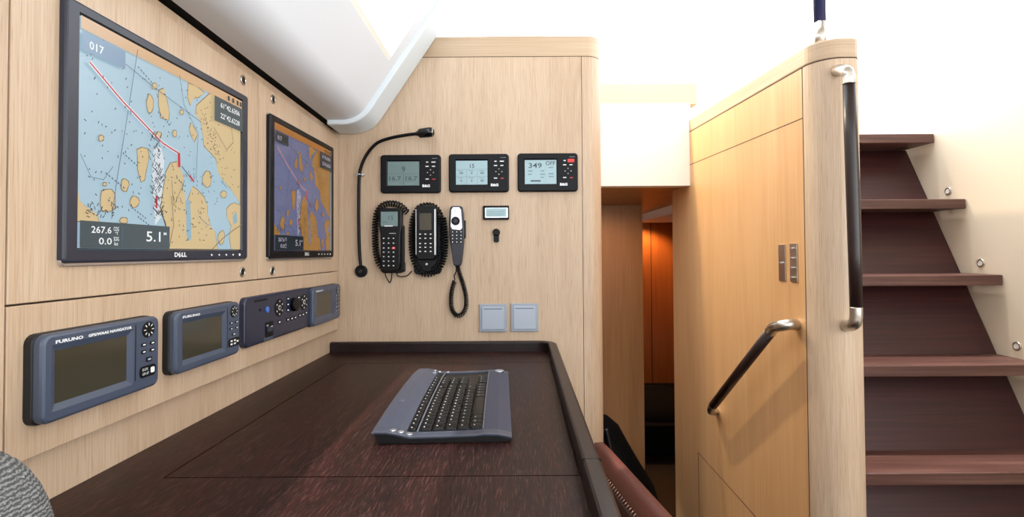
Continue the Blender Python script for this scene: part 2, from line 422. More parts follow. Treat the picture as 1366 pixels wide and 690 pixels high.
# passage end
pz1 = px_at(830, 274, 2.74).z
b = MB().m('oak_dimmed'); b.box(Frame((0, 2.74, 0), (1, 0, 0), (0, 0, 1)), px_at(790, 400, 2.74).x-.4, px_at(858, 400, 2.74).x, px_at(830, 627, 2.74).z, hz, -.03, 0)
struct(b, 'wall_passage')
slab('floor', -.3, px_at(858, 400, 2.74).x, 2.70, 2.78, FL-.15, px_at(830, 627, 2.74).z, 'sole')
slab('wall_cabin', -.1, 1.6, 3.95, 4.0, FL-.15, hz+.03, 'oak_cabin_lamplit')
slab('wall_cabin_side', 1.25, 1.3, 2.1, 4.0, FL-.15, hz+.03, 'oak_cabin_lamplit')
slab('wall_cabin_inner', -.35, -.3, 1.72, 4.0, FL-.15, hz+.03, 'oak_cabin_lamplit')
b = MB().m('joint'); fx = Frame((0, 3.95, 0), (1, 0, 0), (0, 0, 1)); jx = px_at(869, 400, 3.95).x
b.box(fx, jx-.003, jx+.003, FL-.1, hz, 0, .002); struct(b, 'trim_4')

# right wall along the stairs (with its opening for the deckhouse window nearer the camera)
b = MB().m('oak_overlit')
b.loft([[(RX, y, z), (RX+.05, y, z), (RX+.05, y+.0, z)] for y in (0,) for z in (0, 0.1)]) if False else None
def wallx(mb, x0, x1, y0, y1, z0, z1): mb.loft([[(x0, y0, z), (x1, y0, z), (x1, y1, z), (x0, y1, z)] for z in (z0, z1)])
wallx(b, RX, RX+.05, .55, 3.6, FL, .62)
wallx(b, RX, RX+.05, -2.2, .55, FL, -.25); wallx(b, RX, RX+.05, -2.2, .55, .80, .95); wallx(b, RX, RX+.05, -2.2, -1.9, -.25, .80)
struct(b, 'wall_right')
slab('floor', xr+.01, RX-.001, 2.02, 3.6, .20, .25, 'white_paint')        # cockpit sole at the head of the stairs
# wall behind the camera with its window opening
b = MB().m('oak_upright'); FR = Frame((0, -1.9, 0), (-1, 0, 0), (0, 0, 1))
b.box(FR, -1.5, .7, FL, -.35, -.05, 0); b.box(FR, -1.5, .7, .82, .95, -.05, 0); b.box(FR, -1.5, -1.3, -.35, .82, -.05, 0); b.box(FR, .5, .7, -.35, .82, -.05, 0)
struct(b, 'wall_front')

# ------------------------------------------------------------------ stairs
st = thing('staircase', 'steep companionway stairs with dark red-brown treads on the right', 'stairs', ((xr+RX)/2, 1.2, FL))
TR = [(1251, 181, 193), (1292, 268, 281.5), (1339, 370, 386), (1394, 483, 505), (1458, 604, 640)]
base = None; fronts = []
x_l = xr+.012
for i in range(7):
    y = 1.787-.1222*i; z = .405-.2415*i
    fronts.append((y, z))
def board(z): return 1.93+.506*(z-.392)
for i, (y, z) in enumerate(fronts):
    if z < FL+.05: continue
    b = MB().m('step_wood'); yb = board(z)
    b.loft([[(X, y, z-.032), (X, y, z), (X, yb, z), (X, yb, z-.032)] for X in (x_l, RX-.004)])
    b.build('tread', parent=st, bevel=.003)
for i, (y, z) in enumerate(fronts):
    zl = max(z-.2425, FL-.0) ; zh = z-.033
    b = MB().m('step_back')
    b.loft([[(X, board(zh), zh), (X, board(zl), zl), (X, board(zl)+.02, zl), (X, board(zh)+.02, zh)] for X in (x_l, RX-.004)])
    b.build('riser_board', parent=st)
# round step lights on the wall
RWF = Frame((RX, 0, 0), (0, -1, 0), (0, 0, 1))
for (px, py, lb) in ((1265.5, 255, 'round chrome step light beside the uppermost visible pair of treads'),
                 (1309, 351, 'round chrome step light on the wall between the top and bottom ones'),
                 (1357.5, 462, 'round chrome step light lowest on the stair wall, nearest the right edge')):
    a, bb = RWF.px(px, py)
    t = thing('step_light', lb, 'light', RWF(a, bb, 0), 'step lights along the stair wall')
    MB().m('steel').torus(RWF, a, bb, .0105, .0028, .002).build('bezel_ring', parent=t)
    MB().m('label_white').cyl(RWF, a, bb, .0095, 0, .003).build('lens', parent=t)
a, bb = RWF.px(1280, 57)
# small notice on the far wall above
b = MB().m('label_white').box(RWF, a-.035, a+.035, bb-.02, bb+.02, 0, .002); b.m('label_red').box(RWF, a-.03, a+.03, bb-.002, bb+.014, .002, .0025)
if bb < .6: tag(b.build('notice_plate', loc=tuple(RWF(a, bb, 0))), 'small faint red and white notice high on the stair wall', 'sign')

# ================================================================== LEFT WALL PANELS
zs = (LW.px(10, 408.5)[1] + LW.px(454, 361.5)[1])/2       # seam height under the upper panels
zb = (LW.px(23, 620.7)[1] + LW.px(454, 437)[1])/2         # lower edge of instrument panel
y_l = LW.px(9.5, 300)[0]; y_m = LW.px(344.5, 250)[0]
def ptop(y): return .365+KS*(YB-y)
b = MB().m('oak_upright'); Sheared(b).loft([[(x, y, z) for x, z in ((XS, .30), (-.5965, .30), (-.5965, .3885), (XS, .3885))] for y in (-1.9, YB-.001)]); struct(b, 'trim_5')
print('zs', zs, 'zb', zb, 'yl', y_l, 'ym', y_m)
g = .0012
C0 = XS-XP+.0005
def wpanel(y0, y1, z0, z1, label, latches, name='access_panel'):
    C0 = -.011 if callable(z1) else XS-XP+.0005
    t = thing(name, label, 'panel', LW((y0+y1)/2, z0, C0))
    z1a, z1b = (z1(y0), z1(y1)) if callable(z1) else (z1, z1)
    MB().m('oak_upright').loft([[LW(a_, b_, c_) for a_, b_ in ((y0, z0), (y1, z0), (y1, z1b), (y0, z1a))] for c_ in (C0, 0)]).build('board', parent=t, bevel=.0008)
    for (px, py) in latches:
        a, bb = LW.px(px, py)
        l = MB().m('steel').torus(LW, a, bb, .0088, .0019, .0006).build('latch_ring', parent=t)
        MB().m('black_matt').cyl(LW, a, bb, .0072, 0, .0009).build('latch_hole', parent=l)
    return t
wpanel(y_l+g, y_m-g, zs+g, ptop, 'wide oak access panel that carries the large chart monitor', [(324, 107), (323, 363)])
wpanel(y_m+g, YB-.004, zs+g, ptop, 'narrow oak access panel that carries the smaller distant monitor', [(364, 132.7), (363, 361.5)])
wpanel(y_l-1.2, y_l-g, DZ+.003, ptop, 'oak panel sliver cut off by the left edge of the photo', [])
ip = wpanel(y_l+g, YB-.004, zb, zs-g, 'long low oak fascia panel holding the row of four grey instruments', [], 'instrument_panel')

# ------------------------------------------------------------------ monitors
def warp(M0, M1):
    """maps a pixel of the first screen to the matching place on another screen (both rectangles in wall coordinates)"""
    def f(px, py):
        a, bb = LW.px(px, py, M0[4]); u = (a-M0[0])/(M0[1]-M0[0]); v = (bb-M0[2])/(M0[3]-M0[2])
        u = min(max(u, 0), 1); v = min(max(v, 0), 1)
        return M1[0]+u*(M1[1]-M1[0]), M1[2]+v*(M1[3]-M1[2])
    return f
CM = .006
S0 = LW.rect((104, 18), (320.5, 136), (320, 333), (102.5, 330.5), CM)
def monitor(outer, screen, k, label, scr_rect=None):
    a0, a1, b0, b1 = LW.rect(*outer, CM+.002); s = LW.rect(*screen, CM)
    t = thing('chart_monitor', label, 'monitor', LW((a0+a1)/2, b0, 0), 'chart monitors on the left wall')
    c1 = CM+.004
    mb = MB().m('bezel' if k == 'a' else 'bezel_black')
    n = 4; rings = []
    for (i, c, r) in ((0, .0006, .006), (0, c1-.003, .006), (.001, c1-.0008, .005), (.003, c1, .004)):
        rings.append([LW(x, y, c) for x, y in rr(a0+i, a1-i, b0+i, b1-i, r, n)])
    for (i, c) in ((-.003, c1), ):
        rings.append([LW(x, y, c) for x, y in rr(s[0]+i, s[1]-i, s[2]+i, s[3]-i, .001, n)])
    mb.loft(rings, cap0=True, cap1=False)
    mb.m('black_gloss'); mb.loft([rings[-1], [LW(x, y, CM-.001) for x, y in rr(s[0], s[1], s[2], s[3], .0005, n)]], cap0=False, cap1=True)
    mb.build('bezel', parent=t)
    e = .0016
    MB().m('silver').rbox(LW, a0+.0004, a1+e, b0-e*2.4, b1+e*1.3, 0, CM-.0006, .007, .001).build('rear_shell', parent=t, label='thin silver edge around the bezel')
    # chart
    W = warp((*S0, CM), s); d = MB(); c = [CM+.0001]
    def lay(m): d.m('screen_%s_%s' % (m, k)); c[0] += .00006
    sx = (s[1]-s[0])/(S0[1]-S0[0])
    def P(pts, m, out=True):
        q = [Vector((*W(*p), 0)) for p in pts]
        if out:
            ctr = sum(q, Vector())/len(q); lay('coast'); d.poly([LW(v.x+(.0011 if v.x > ctr.x else -.0011)*sx if s[0]+.002 < v.x < s[1]-.002 else v.x, v.y+((.0011 if v.y > ctr.y else -.0011)*sx if s[2]+.002 < v.y < s[3]-.002 else 0), c[0]) for v in q])
        lay(m); d.poly([LW(v.x, v.y, c[0]) for v in q])
    def blob(px, py, rx, ry, m='land', n=11, w=.18):
        P([(px+rx*(1+random.uniform(-w, w))*math.cos(2*PI*i/n), py+ry*(1+random.uniform(-w, w))*math.sin(2*PI*i/n)) for i in range(n)], m)
    def line(pts, m, w):
        lay(m); q = [Vector(W(*p)) for p in pts]
        for p, r in zip(q, q[1:]):
            dd = (r-p).normalized(); nn = Vector((-dd.y, dd.x))*w*sx/2
            d.poly([LW(v.x, v.y, c[0]) for v in (p+nn, r+nn, r-nn, p-nn)])
    lay('water'); d.poly([LW(x, y, c[0]) for x, y in ((s[0], s[2]), (s[1], s[2]), (s[1], s[3]), (s[0], s[3]))])
    P([(205, 198), (214, 195), (219, 214), (217, 250), (215, 290), (207, 300), (204, 262), (203, 230)], 'shoal', False)
    P([(140, 36), (230, 85), (226, 98), (150, 55)], 'shoal', False) if False else None
    P([(283, 122), (262, 141), (261, 153), (267, 162), (269, 171), (271, 184), (272, 195), (280, 203), (288, 212), (290, 229), (295, 238), (301, 245), (309, 254), (316, 265), (320.5, 272), (320.5, 136)], 'land')
    P([(251, 111), (262, 115), (272, 124), (264, 130), (258, 131), (254, 141), (250, 130)], 'land')
    P([(227, 218), (236, 216), (240, 226), (245, 236), (243, 249), (246, 258), (247, 274), (252, 262), (256, 249), (261, 252), (267, 258), (272, 264), (276, 274), (276, 284), (279, 294), (280, 302), (286, 308), (288, 320), (290, 333), (223.6, 333), (221, 297), (213.5, 281), (216, 262), (219, 245), (221, 230)], 'land')
    P([(247, 268), (253, 266), (254, 285), (255, 318), (251, 322), (248, 312), (248, 290)], 'river', False)
    P([(302, 279), (307, 273), (312, 271), (320, 274), (320.5, 333), (308, 333), (305.6, 317), (308, 301), (302, 290)], 'land')
    P([(310, 288), (315, 283), (316, 296), (311, 300)], 'river', False)
    P([(182, 200), (189, 197), (196, 199), (198, 207), (197, 215), (194, 228), (192, 240), (188, 243), (185, 234), (183, 225), (183, 210)], 'land')
    P([(211, 121), (218, 118), (222, 135), (225, 150), (224, 160), (214, 157), (211, 140)], 'land')
    P([(254, 164), (259, 172), (262, 180), (258, 189), (254, 180), (252, 172)], 'land')
    P([(102, 252), (105, 268), (112, 275), (120, 280), (128, 286), (131, 297), (102, 295)], 'land')
    for q in ((198.7, 139, 4.5, 12), (165, 247, 5, 8), (142, 268, 11, 16), (177.6, 269, 6, 7), (163.5, 294, 5, 3.5), (133, 184, 3, 4), (275, 239, 6, 12), (296.6, 259.5, 4, 4),
              (294, 317, 4, 9), (210, 180, 3, 4), (204, 115, 3, 4), (231, 178, 2.5, 4), (137, 246, 2, 2), (240, 150, 2, 3)): blob(*q)
    # title bar along the top edge, boxes
    def U(u, v): return s[0]+u*(s[1]-s[0]), s[2]+v*(s[3]-s[2])
    def R(u0, v0, u1, v1, m):
        lay(m); d.poly([LW(*U(u, v), c[0]) for u, v in ((u0, v0), (u1, v0), (u1, v1), (u0, v1))])
    R(.0, .945, 1, 1, 'bar')
    # channels, bearing and depth lines
    line([(116, 46), (205, 118), (266, 163)], 'line', .0011); line([(181, 66), (167, 155), (153, 240), (146, 292)], 'line', .0011)
    line([(237, 100), (243, 140), (262, 178), (259, 240)], 'line', .0011)
    line([(104, 205), (118, 236), (135, 240), (148, 222)], 'line', .0008); line([(240, 222), (256, 243)], 'ink', .0016)
    line([(281, 333), (295, 318), (308, 308), (320, 300)], 'coast', .0016); line([(283, 170), (300, 200), (309, 190), (305, 160)], 'coast', .0014)
    line([(226, 262), (229, 300), (223, 330)], 'coast', .0016); line([(212, 280), (223, 320)], 'ink', .0022); line([(226, 240), (229, 275), (240, 250)], 'coast', .0012)
    line([(116, 83), (160, 135), (200, 177), (214, 191), (228, 200), (234.6, 204), (236, 222)], 'shoal', .0062)
    line([(116, 83), (160, 135), (200, 177), (214, 191), (228, 200), (234.6, 204), (236, 222)], 'track', .0024)
    line([(235.5, 204), (236, 223)], 'track', .0065); line([(205.5, 262), (205.5, 278)], 'track', .004); line([(250, 234), (256, 243)], 'track', .0035)
    rnd = random.Random(5)
    lay('ink')
    def tick(px, py, L_, a_):
        x, y = W(px, py); dx, dy = L_*sx*math.cos(a_), L_*sx*math.sin(a_); w = .0006*sx
        nn = Vector((-math.sin(a_), math.cos(a_)))*w
        d.poly([LW(x+nn.x, y+nn.y, c[0]), LW(x+dx+nn.x, y+dy+nn.y, c[0]), LW(x+dx-nn.x, y+dy-nn.y, c[0]), LW(x-nn.x, y-nn.y, c[0])])
    for i in range(210):
        px = rnd.uniform(108, 316); top = 20+(px-104)*.545+14; py = rnd.uniform(top+6, 290)
        tick(px, py, rnd.uniform(.002, .0042), rnd.choice((1.2, 1.6, .9, -.5)))
    for i in range(110):
        tk = rnd.random(); px = 204+rnd.gauss(0, 4.5)+tk*5; py = 180+tk*110
        tick(px, py, rnd.uniform(.004, .010), rnd.choice((.9, 1.1, 2.3, 2.6)))
    for i in range(60):
        tk = rnd.random(); px = 268+20*tk+rnd.gauss(0, 3); py = 150+58*tk+rnd.gauss(0, 5); tick(px, py, .003, rnd.uniform(0, 3))
    for i in range(60):
        px = rnd.uniform(225, 280); py = rnd.uniform(225, 325); tick(px, py, rnd.uniform(.003, .007), rnd.choice((0, 1.57, .4, 2)))
    for i in range(26):
        px = rnd.uniform(106, 150); py = rnd.uniform(272, 291); tick(px, py, .005, rnd.uniform(0, 3))
    for (px, py, n_) in ((160, 205, 6), (137, 232, 7), (207, 150, 6), (172, 278, 6), (180, 290, 6), (140, 268, 4), (264, 292, 5), (232, 238, 5), (292, 243, 4), (180, 90, 6)):
        x, y = W(px, py); lay('line')
        for j in range(n_):
            d.poly([LW(x+(j*.0052+e_[0])*sx, y+(-j*.0026+e_[1])*sx, c[0]) for e_ in ((0, 0), (.0028, -.0014), (.0028, .001), (0, .0024))])
    R(0, 0, .44, .118, 'box'); R(.75, .79, 1, .945, 'box'); R(0, .85, .19, .935, 'pale' if k == 'a' else 'box')  # top-left box paled on the large screen, glare put into its colour
    R(.182, .012, .1845, .105, 'line')
    lay('type'); h = (s[3]-s[2]); w_ = s[1]-s[0]
    def T(txt, u, v, hh, ww=None, al='LEFT'): x, y = U(u, v); d.text(LW, txt, x, y, c[0], hh*h, ww*w_ if ww else None, al, bold=.008)
    def TP(txt, x0, x1, yb_, hp):
        (a_0, b_0), (a_1, _) = W(x0, yb_), W(x1, yb_); a_h = W(x0, yb_-hp)[1]-b_0
        d.text(LW, txt, a_0, b_0, c[0], a_h, a_1-a_0, bold=.008)
    TP('267.6', 117, 144, 310.5, 9); TP('COG', 147, 154, 308, 5.5); TP('\u00b0T', 149, 153, 313.5, 4)
    TP('0.0', 127, 144.5, 326, 9); TP('SOG', 147, 154, 321.5, 5.5); TP('kt', 148, 153, 327.5, 4.5)
    TP('5.1', 191, 210, 322, 13.5); TP('M', 214.5, 218, 314, 4)
    T('61\u00b042.6306', .80, .888, .032, .17); T('22\u00b042.6228', .80, .822, .032, .17); T('017', .03, .87, .035, .06)
    lay('ink'); 
    for u in (.86, .90, .94, .97): R(u, .955, u+.018, .985, 'ink')
    d.build('chart_display', parent=t)
    lg = MB().m('print_white'); mid = (a0+a1)/2
    bh = s[2]-b0; lw_ = .031*(a1-a0)/.44
    lg.text(LW, 'D', mid+.004-lw_/2, b0+bh*.33, c1+.0003, bh*.36, lw_*.28, bold=.03)
    EF = Frame(LW(mid+.004-lw_*.08, b0+bh*.5, 0), LW.a*math.cos(.6)+LW.b*math.sin(.6), -LW.a*math.sin(.6)+LW.b*math.cos(.6))
    lg.text(EF, 'E', -lw_*.11, -bh*.17, c1+.0003, bh*.34, lw_*.2, bold=.03)
    lg.text(LW, 'LL', mid+.004+lw_*.08, b0+bh*.33, c1+.0003, bh*.36, lw_*.42, bold=.03)
    lg.build('logo', parent=t)
    for i in range(5):
        x = a1-(.022+.024*i)*(a1-a0)/.44-.01
        MB().m('print_white').cyl(LW, x, b0+bh*.45, .0018 if i else .0026, c1-.001, c1+.0008, 10).build('button', parent=t)
    return t
monitor(((88, -3), (330, 127), (329.5, 346.5), (83, 350)), ((104, 18), (320.5, 136), (320, 333), (102.5, 330.5)), 'a',
        'large black-framed chart monitor nearest the camera, showing a bright blue and tan sea chart')
monitor(((359.5, 148.5), (444.5, 198.5), (444.5, 343), (359, 346)), ((365, 161), (440, 203), (440, 333.5), (364, 334)), 'b',
        'second chart monitor near the back corner, showing a darker violet and orange sea chart')

# ------------------------------------------------------------------ grey instruments below
def fascia(F_, a0, a1, b0, b1, c0, c1, s, name, t, m='plotter_face', r=.012):
    """rounded face with a sloping recess round the screen s"""
    rings = [[F_(x, y, c) for x, y in rr(a0+i, a1-i, b0+i, b1-i, rad, 5)] for i, c, rad in ((0, c0, r), (0, c1-.004, r), (.0012, c1-.0015, r-.001), (.004, c1, r-.003))]
    e = .008
    rings.append([F_(x, y, c1) for x, y in rr(s[0]-e, s[1]+e, s[2]-e, s[3]+e, .002, 5)])
    rings.append([F_(x, y, c1-.0035) for x, y in rr(*s, .001, 5)])
    mb = MB().m(m); mb.loft(rings, cap1=False); mb.build(name, parent=t)
    MB().m('lcd_dark').box(F_, *s, c1-.006, c1-.0034).build('screen', parent=t)
def keybtn(F_, t, a, b, w, h, c, m='key_dark', mark='print_white', r=.0018, mk=.5):
    o = MB().m(m); o.rbox(F_, a-w/2, a+w/2, b-h/2, b+h/2, c-.001, c+.0012, min(r, h/2.2), .0005, 3)
    if mark: o.m(mark).box(F_, a-w*mk/2, a+w*mk/2, b-h*.18, b+h*.18, c+.0011, c+.0014)
    return o.build('button', parent=t)
def rose(F_, t, a, b, R, c, m='key_dark'):
    o = MB().m(m).cyl(F_, a, b, R, c-.001, c+.0016, 28, .0006); o.m('print_white')
    for k in range(8):
        ft = Frame(F_(a, b, 0), F_.a*math.cos(k*PI/4)+F_.b*math.sin(k*PI/4), -F_.a*math.sin(k*PI/4)+F_.b*math.cos(k*PI/4))
        o.box(ft, R*.5, R*.82, -R*.05, R*.05, c+.0015, c+.0019)
    return o.build('cursor_pad', parent=t)
def plotter(c4, label, sr, title, big, kind):
    """c4 = corner pixels of the front face; sr = screen rectangle as fractions of the face"""
    C1 = .021
    a0, a1, b0, b1 = LW.rect(*c4, C1)
    W_, H_ = a1-a0, b1-b0
    t = thing('chart_plotter', label, 'instrument', LW((a0+a1)/2, b0, 0), 'grey plotters on the left wall')
    print('plotter', a0, a1, b0, b1)
    MB().m('plotter_back').rbox(LW, a0-.002, a1+.001, b0-.001, b1+.001, -.0005, .010, .012, .002).build('rear_case', parent=t, label='black rear case')
    s = (a0+W_*sr[0], a0+W_*sr[1], b0+H_*sr[2], b0+H_*sr[3])
    fascia(LW, a0, a1, b0, b1, .010, C1, s, 'front_case', t)
    c = C1; kx = a0+W_*(.5*(sr[1]+1)+.03)
    rose(LW, t, kx, b0+H_*.83, W_*.062 if kind < 3 else W_*.05, c)
    if kind == 1:
        for j, u in ((.63, 0), (.53, 0)):
            for dx in (-.045, .045): keybtn(LW, t, kx+W_*dx, b0+H_*j, W_*.05, H_*.05, c)
        keybtn(LW, t, kx+W_*.01, b0+H_*.41, W_*.06, H_*.065, c, mark='print_grey')
        o = MB().m('key_dark').rbox(LW, kx-W_*.085, kx+W_*.085, b0+H_*.17, b0+H_*.33, c-.001, c+.001, .006, .0005, 4)
        o.m('print_white').text(LW, 'DGPS', kx-W_*.06, b0+H_*.265, c+.0011, H_*.035, W_*.055); o.text(LW, 'GP-37', kx-W_*.06, b0+H_*.205, c+.0011, H_*.035, W_*.065)
        o.rbox(LW, kx+W_*.025, kx+W_*.065, b0+H_*.21, b0+H_*.29, c+.001, c+.0016, .002, .0003); o.build('power_pad', parent=t)
    elif kind == 2:
        for j in (.62, .51):
            for dx in (-.05, .05): keybtn(LW, t, kx+W_*dx, b0+H_*j, W_*.055, H_*.045, c)
        keybtn(LW, t, kx, b0+H_*.40, W_*.075, H_*.045, c)
        o = MB().m('key_dark').rbox(LW, kx-W_*.1, kx+W_*.1, b0+H_*.17, b0+H_*.33, c-.001, c+.001, .006, .0005, 4); o.m('print_white')
        for dx, dy in ((-.05, .03), (-.05, -.03), (.01, -.03), (.01, .03), (.06, .0)): o.box(LW, kx+W_*dx-.003, kx+W_*dx+.003, b0+H_*(.25+dy)-.0015, b0+H_*(.25+dy)+.0015, c+.001, c+.0014)
        o.build('power_pad', parent=t)
    else:
        for j in (.68, .57, .46, .35, .24):
            for dx in (-.045, .045): keybtn(LW, t, kx+W_*dx, b0+H_*j, W_*.05, H_*.05, c)
    o = MB().m('print_white'); o.text(LW, 'FURUNO', a0+W_*.085, b0+H_*.885, c+.0002, H_*.035, W_*(.20 if big else .24), bold=.035)
    o.build('name_lettering', parent=t); o = MB().m('print_white')
    if title: o.text(LW, title, a0+W_*.325, b0+H_*.888, c+.0002, H_*.032, W_*(.38 if big else .2), bold=.04)
    if title: o.build('model_lettering', parent=t)
    # light vertical groove beside the keys
    gx = s[1]+.0125
    MB().m('black').box(LW, gx-.0006, gx+.0006, s[2]-.004, b1-.008, c-.0008, c+.0002).build('groove', parent=t)
    return t
plotter(((59, 447), (213, 421.5), (213, 514), (54, 569)), 'nearest grey marine navigator with a wide dark screen and round cursor pad', (.10, .68, .20, .80), 'GPS/WAAS NAVIGATOR', True, 1)
plotter(((235.5, 417), (320.5, 402), (320.5, 468.5), (234, 504.5)), 'grey marine display with a squarish dark screen, second in the row from the camera', (.115, .70, .20, .80), None, False, 2)
plotter(((418.5, 384), (454, 379.2), (454.5, 424.5), (418, 435.5)), 'small-looking grey display at the far end of the row in the corner', (.14, .66, .22, .82), None, False, 3)

def pilot():
    C1 = .012
    a0, a1, b0, b1 = LW.rect((327.5, 397), (413.5, 384), (413.5, 436), (325.5, 466.5), C1); W_, H_ = a1-a0, b1-b0
    t = thing('control_unit', 'navy control unit covered in round key clusters, between two grey displays', 'instrument', LW((a0+a1)/2, b0, 0))
    MB().m('pilot_navy').rbox(LW, a0, a1, b0, b1, 0, C1, .014, .005, 6).build('case', parent=t)
    c = C1
    def U(u, v): return a0+u*W_, b0+v*H_
    def cluster(u, v, R):
        a, bb = U(u, v); o = MB().m('black').cyl(LW, a, bb, R, c-.001, c+.0012, 28, .0005); o.m('print_white')
        for k in range(6): o.cyl(LW, a+R*.72*math.cos(k*PI/3+.5), bb+R*.72*math.sin(k*PI/3+.5), R*.09, c+.001, c+.0017, 8)
        o.cyl(LW, a, bb, R*.28, c+.001, c+.002, 12); o.m('black').cyl(LW, a, bb, R*.2, c+.001, c+.0022, 12)
        o.build('key_cluster', parent=t)
    cluster(.46, .66, .021); cluster(.88, .66, .021)
    a, bb = U(.69, .66); MB().m('black').cyl(LW, a, bb, .017, c-.001, c+.010, 24, .002).build('rotary_knob', parent=t)
    a, bb = U(.28, .68); MB().m('blue_key').cyl(LW, a, bb, .007, c-.001, c+.003, 18, .001).build('button', parent=t, label='round blue button')
    a, bb = U(.19, .70); MB().m('black').cyl(LW, a, bb, .003, c-.001, c+.001, 12).build('light_sensor', parent=t)
    for u, v in ((.595, .82), (.595, .69), (.595, .56), (.78, .80), (.78, .60), (.46, .34), (.595, .34), (.66, .34), (.72, .34), (.80, .36), (.86, .36), (.92, .38)):
        a, bb = U(u, v); keybtn(LW, t, a, bb, .011, .009, c, m='black', mk=.6)
    a, bb = U(.18, .90); o = MB().m('black').box(LW, a-.02, a+.035, bb-.002, bb+.002, c-.0005, c+.0004); o.build('name_strip', parent=t)
    a, bb = U(.31, .27); o = MB().m('black').rbox(LW, a-.016, a+.019, bb-.019, bb+.015, c-.001, c+.0008, .003, .0003); o.m('pilot_navy').rbox(LW, a-.010, a+.012, bb-.008, bb+.004, c, c+.003, .002, .001)
    o.m('print_grey').box(LW, a-.012, a-.004, bb+.006, bb+.009, c+.0008, c+.0012).box(LW, a+.004, a+.012, bb+.002, bb+.005, c+.003, c+.0034); o.build('card_slot', parent=t)
    a, bb = U(.30, .07); MB().m('plotter_face').box(LW, a-.02, a+.022, bb-.004, bb+.003, c-.001, c+.0006).build('slot_cover', parent=t)
pilot()

# ================================================================== BACK WALL THINGS
def bwr(x0, y0, x1, y1, c=0):
    p = BW.px((x0+x1)/2, (y0+y1)/2, c); w = BW.px(x1, (y0+y1)/2, c)[0]-BW.px(x0, (y0+y1)/2, c)[0]; h = BW.px((x0+x1)/2, y0, c)[1]-BW.px((x0+x1)/2, y1, c)[1]
    return p[0]-w/2, p[0]+w/2, p[1]-h/2, p[1]+h/2
def instrument(r, label, kind):
    C1 = .012; a0, a1, b0, b1 = bwr(*r, C1); W_, H_ = a1-a0, b1-b0
    t = thing('sailing_instrument', label, 'instrument', BW((a0+a1)/2, b0, 0), 'black sailing instruments on the back wall')
    s = (a0+W_*.12, a0+W_*.645, b0+H_*.20, b0+H_*.825); n = 4
    rings = [[BW(x, y, c) for x, y in rr(a0+i, a1-i, b0+i, b1-i, rad, n)] for i, c, rad in ((0, 0, .010), (0, C1-.004, .010), (.0015, C1-.001, .009), (.004, C1, .007))]
    rings.append([BW(x, y, C1) for x, y in rr(s[0]-.004, s[1]+.003, s[2]-.003, s[3]+.004, .001, n)])
    rings.append([BW(x, y, C1-.003) for x, y in rr(*s, .0008, n)])
    MB().m('instrument').loft(rings, cap1=False).build('case', parent=t)
    lc = C1-.0029; o = MB().m('lcd_dim' if kind == 0 else 'lcd_lit').box(BW, *s, C1-.005, lc); o.m('lcd_ink')
    sw, sh = s[1]-s[0], s[3]-s[2]
    def T(x, u, v, h, w=None, al='CENTER'): o.text(BW, x, s[0]+u*sw, s[2]+v*sh, lc+.0002, h*sh, w*sw if w else None, al, bold=.012)
    def R(u0, v0, u1, v1, m='lcd_ink_soft'): o.m(m).box(BW, s[0]+u0*sw, s[0]+u1*sw, s[2]+v0*sh, s[2]+v1*sh, lc, lc+.0002); o.m('lcd_ink')
    if kind == 0:
        T('9', .5, .56, .24); T('16.7', .05, .21, .18, .37, 'LEFT'); T('16.7', .57, .21, .18, .37, 'LEFT')
        R(0, .485, 1, .495, 'lcd_ink'); R(.5, 0, .51, .49, 'lcd_ink'); R(.05, .89, .38, .92); R(.9, .9, .95, .93); R(.08, .06, .35, .09); R(.55, .06, .85, .09)
    elif kind == 1:
        T('15', .5, .70, .17); 
        for v in (.335, .635): R(.0, v, 1, v+.012)
        for u in (.33, .67): R(u, 0, u+.01, .64)
        for u, v, w in ((.17, .44, .12), (.5, .44, .05), (.83, .44, .12), (.17, .12, .05), (.5, .12, .05), (.83, .12, .1)):
            R(u-w/2, v, u+w/2, v+.09)
        for u in (.05, .4, .72):
            for v in (.27, .57): R(u, v, u+.18, v+.025)
    else:
        T('349', .12, .67, .21, .42, 'LEFT'); T('OFF', .66, .78, .17, .30, 'LEFT')
        for u, v, w in ((.1, .52, .15), (.5, .52, .12), (.1, .38, .12), (.48, .38, .16), (.75, .66, .15), (.75, .40, .16), (.75, .28, .16), (.5, .25, .1)): R(u, v, u+w, v+.05)
        R(.18, .10, .50, .16, 'lcd_ink'); R(.66, .05, .665, .75)
    o.build('display', parent=t)
    def U(u, v): return a0+u*W_, b0+v*H_
    for (u, v, w) in ((.78, .80, .03), (.885, .80, .075), (.78, .69, .055), (.885, .69, .05), (.78, .36, .055)):
        m = 'key_dark'
        if kind == 2 and u > .85 and v > .75: m = 'red_key'; w = .09
        a, bb = U(u, v); keybtn(BW, t, a, bb, W_*max(w+.02, .05), H_*(.09 if m == 'red_key' else .065), C1, m=m, mark='print_white' if m == 'key_dark' else None, mk=.7)
    a, bb = U(.89, .355); keybtn(BW, t, a, bb, W_*.07, H_*.055, C1, mark='red_key', mk=.7)
    a, bb = U(.835, .53); o = MB().m('black').cyl(BW, a, bb, .0125 if kind < 2 else .015, C1-.001, C1+.0012, 24, .0005); o.m('print_white')
    for dx, dy in ((0, 1), (0, -1), (1, 0), (-1, 0)): o.box(BW, a+dx*.0095-.0013, a+dx*.0095+.0013, bb+dy*.0085-.0011, bb+dy*.0085+.0011, C1+.001, C1+.0015)
    o.build('cursor_pad', parent=t)
    o = MB().m('print_white'); a, bb = U(.70, .155); o.text(BW, 'B&G', a, bb, C1+.0002, H_*.062, W_*.125, bold=.05); o.build('logo', parent=t); o = MB().m('print_grey'); a, bb = U(.86, .895); o.box(BW, a, a+W_*.09, bb, bb+.0008, C1, C1+.0003)
    o.build('model_lettering', parent=t)
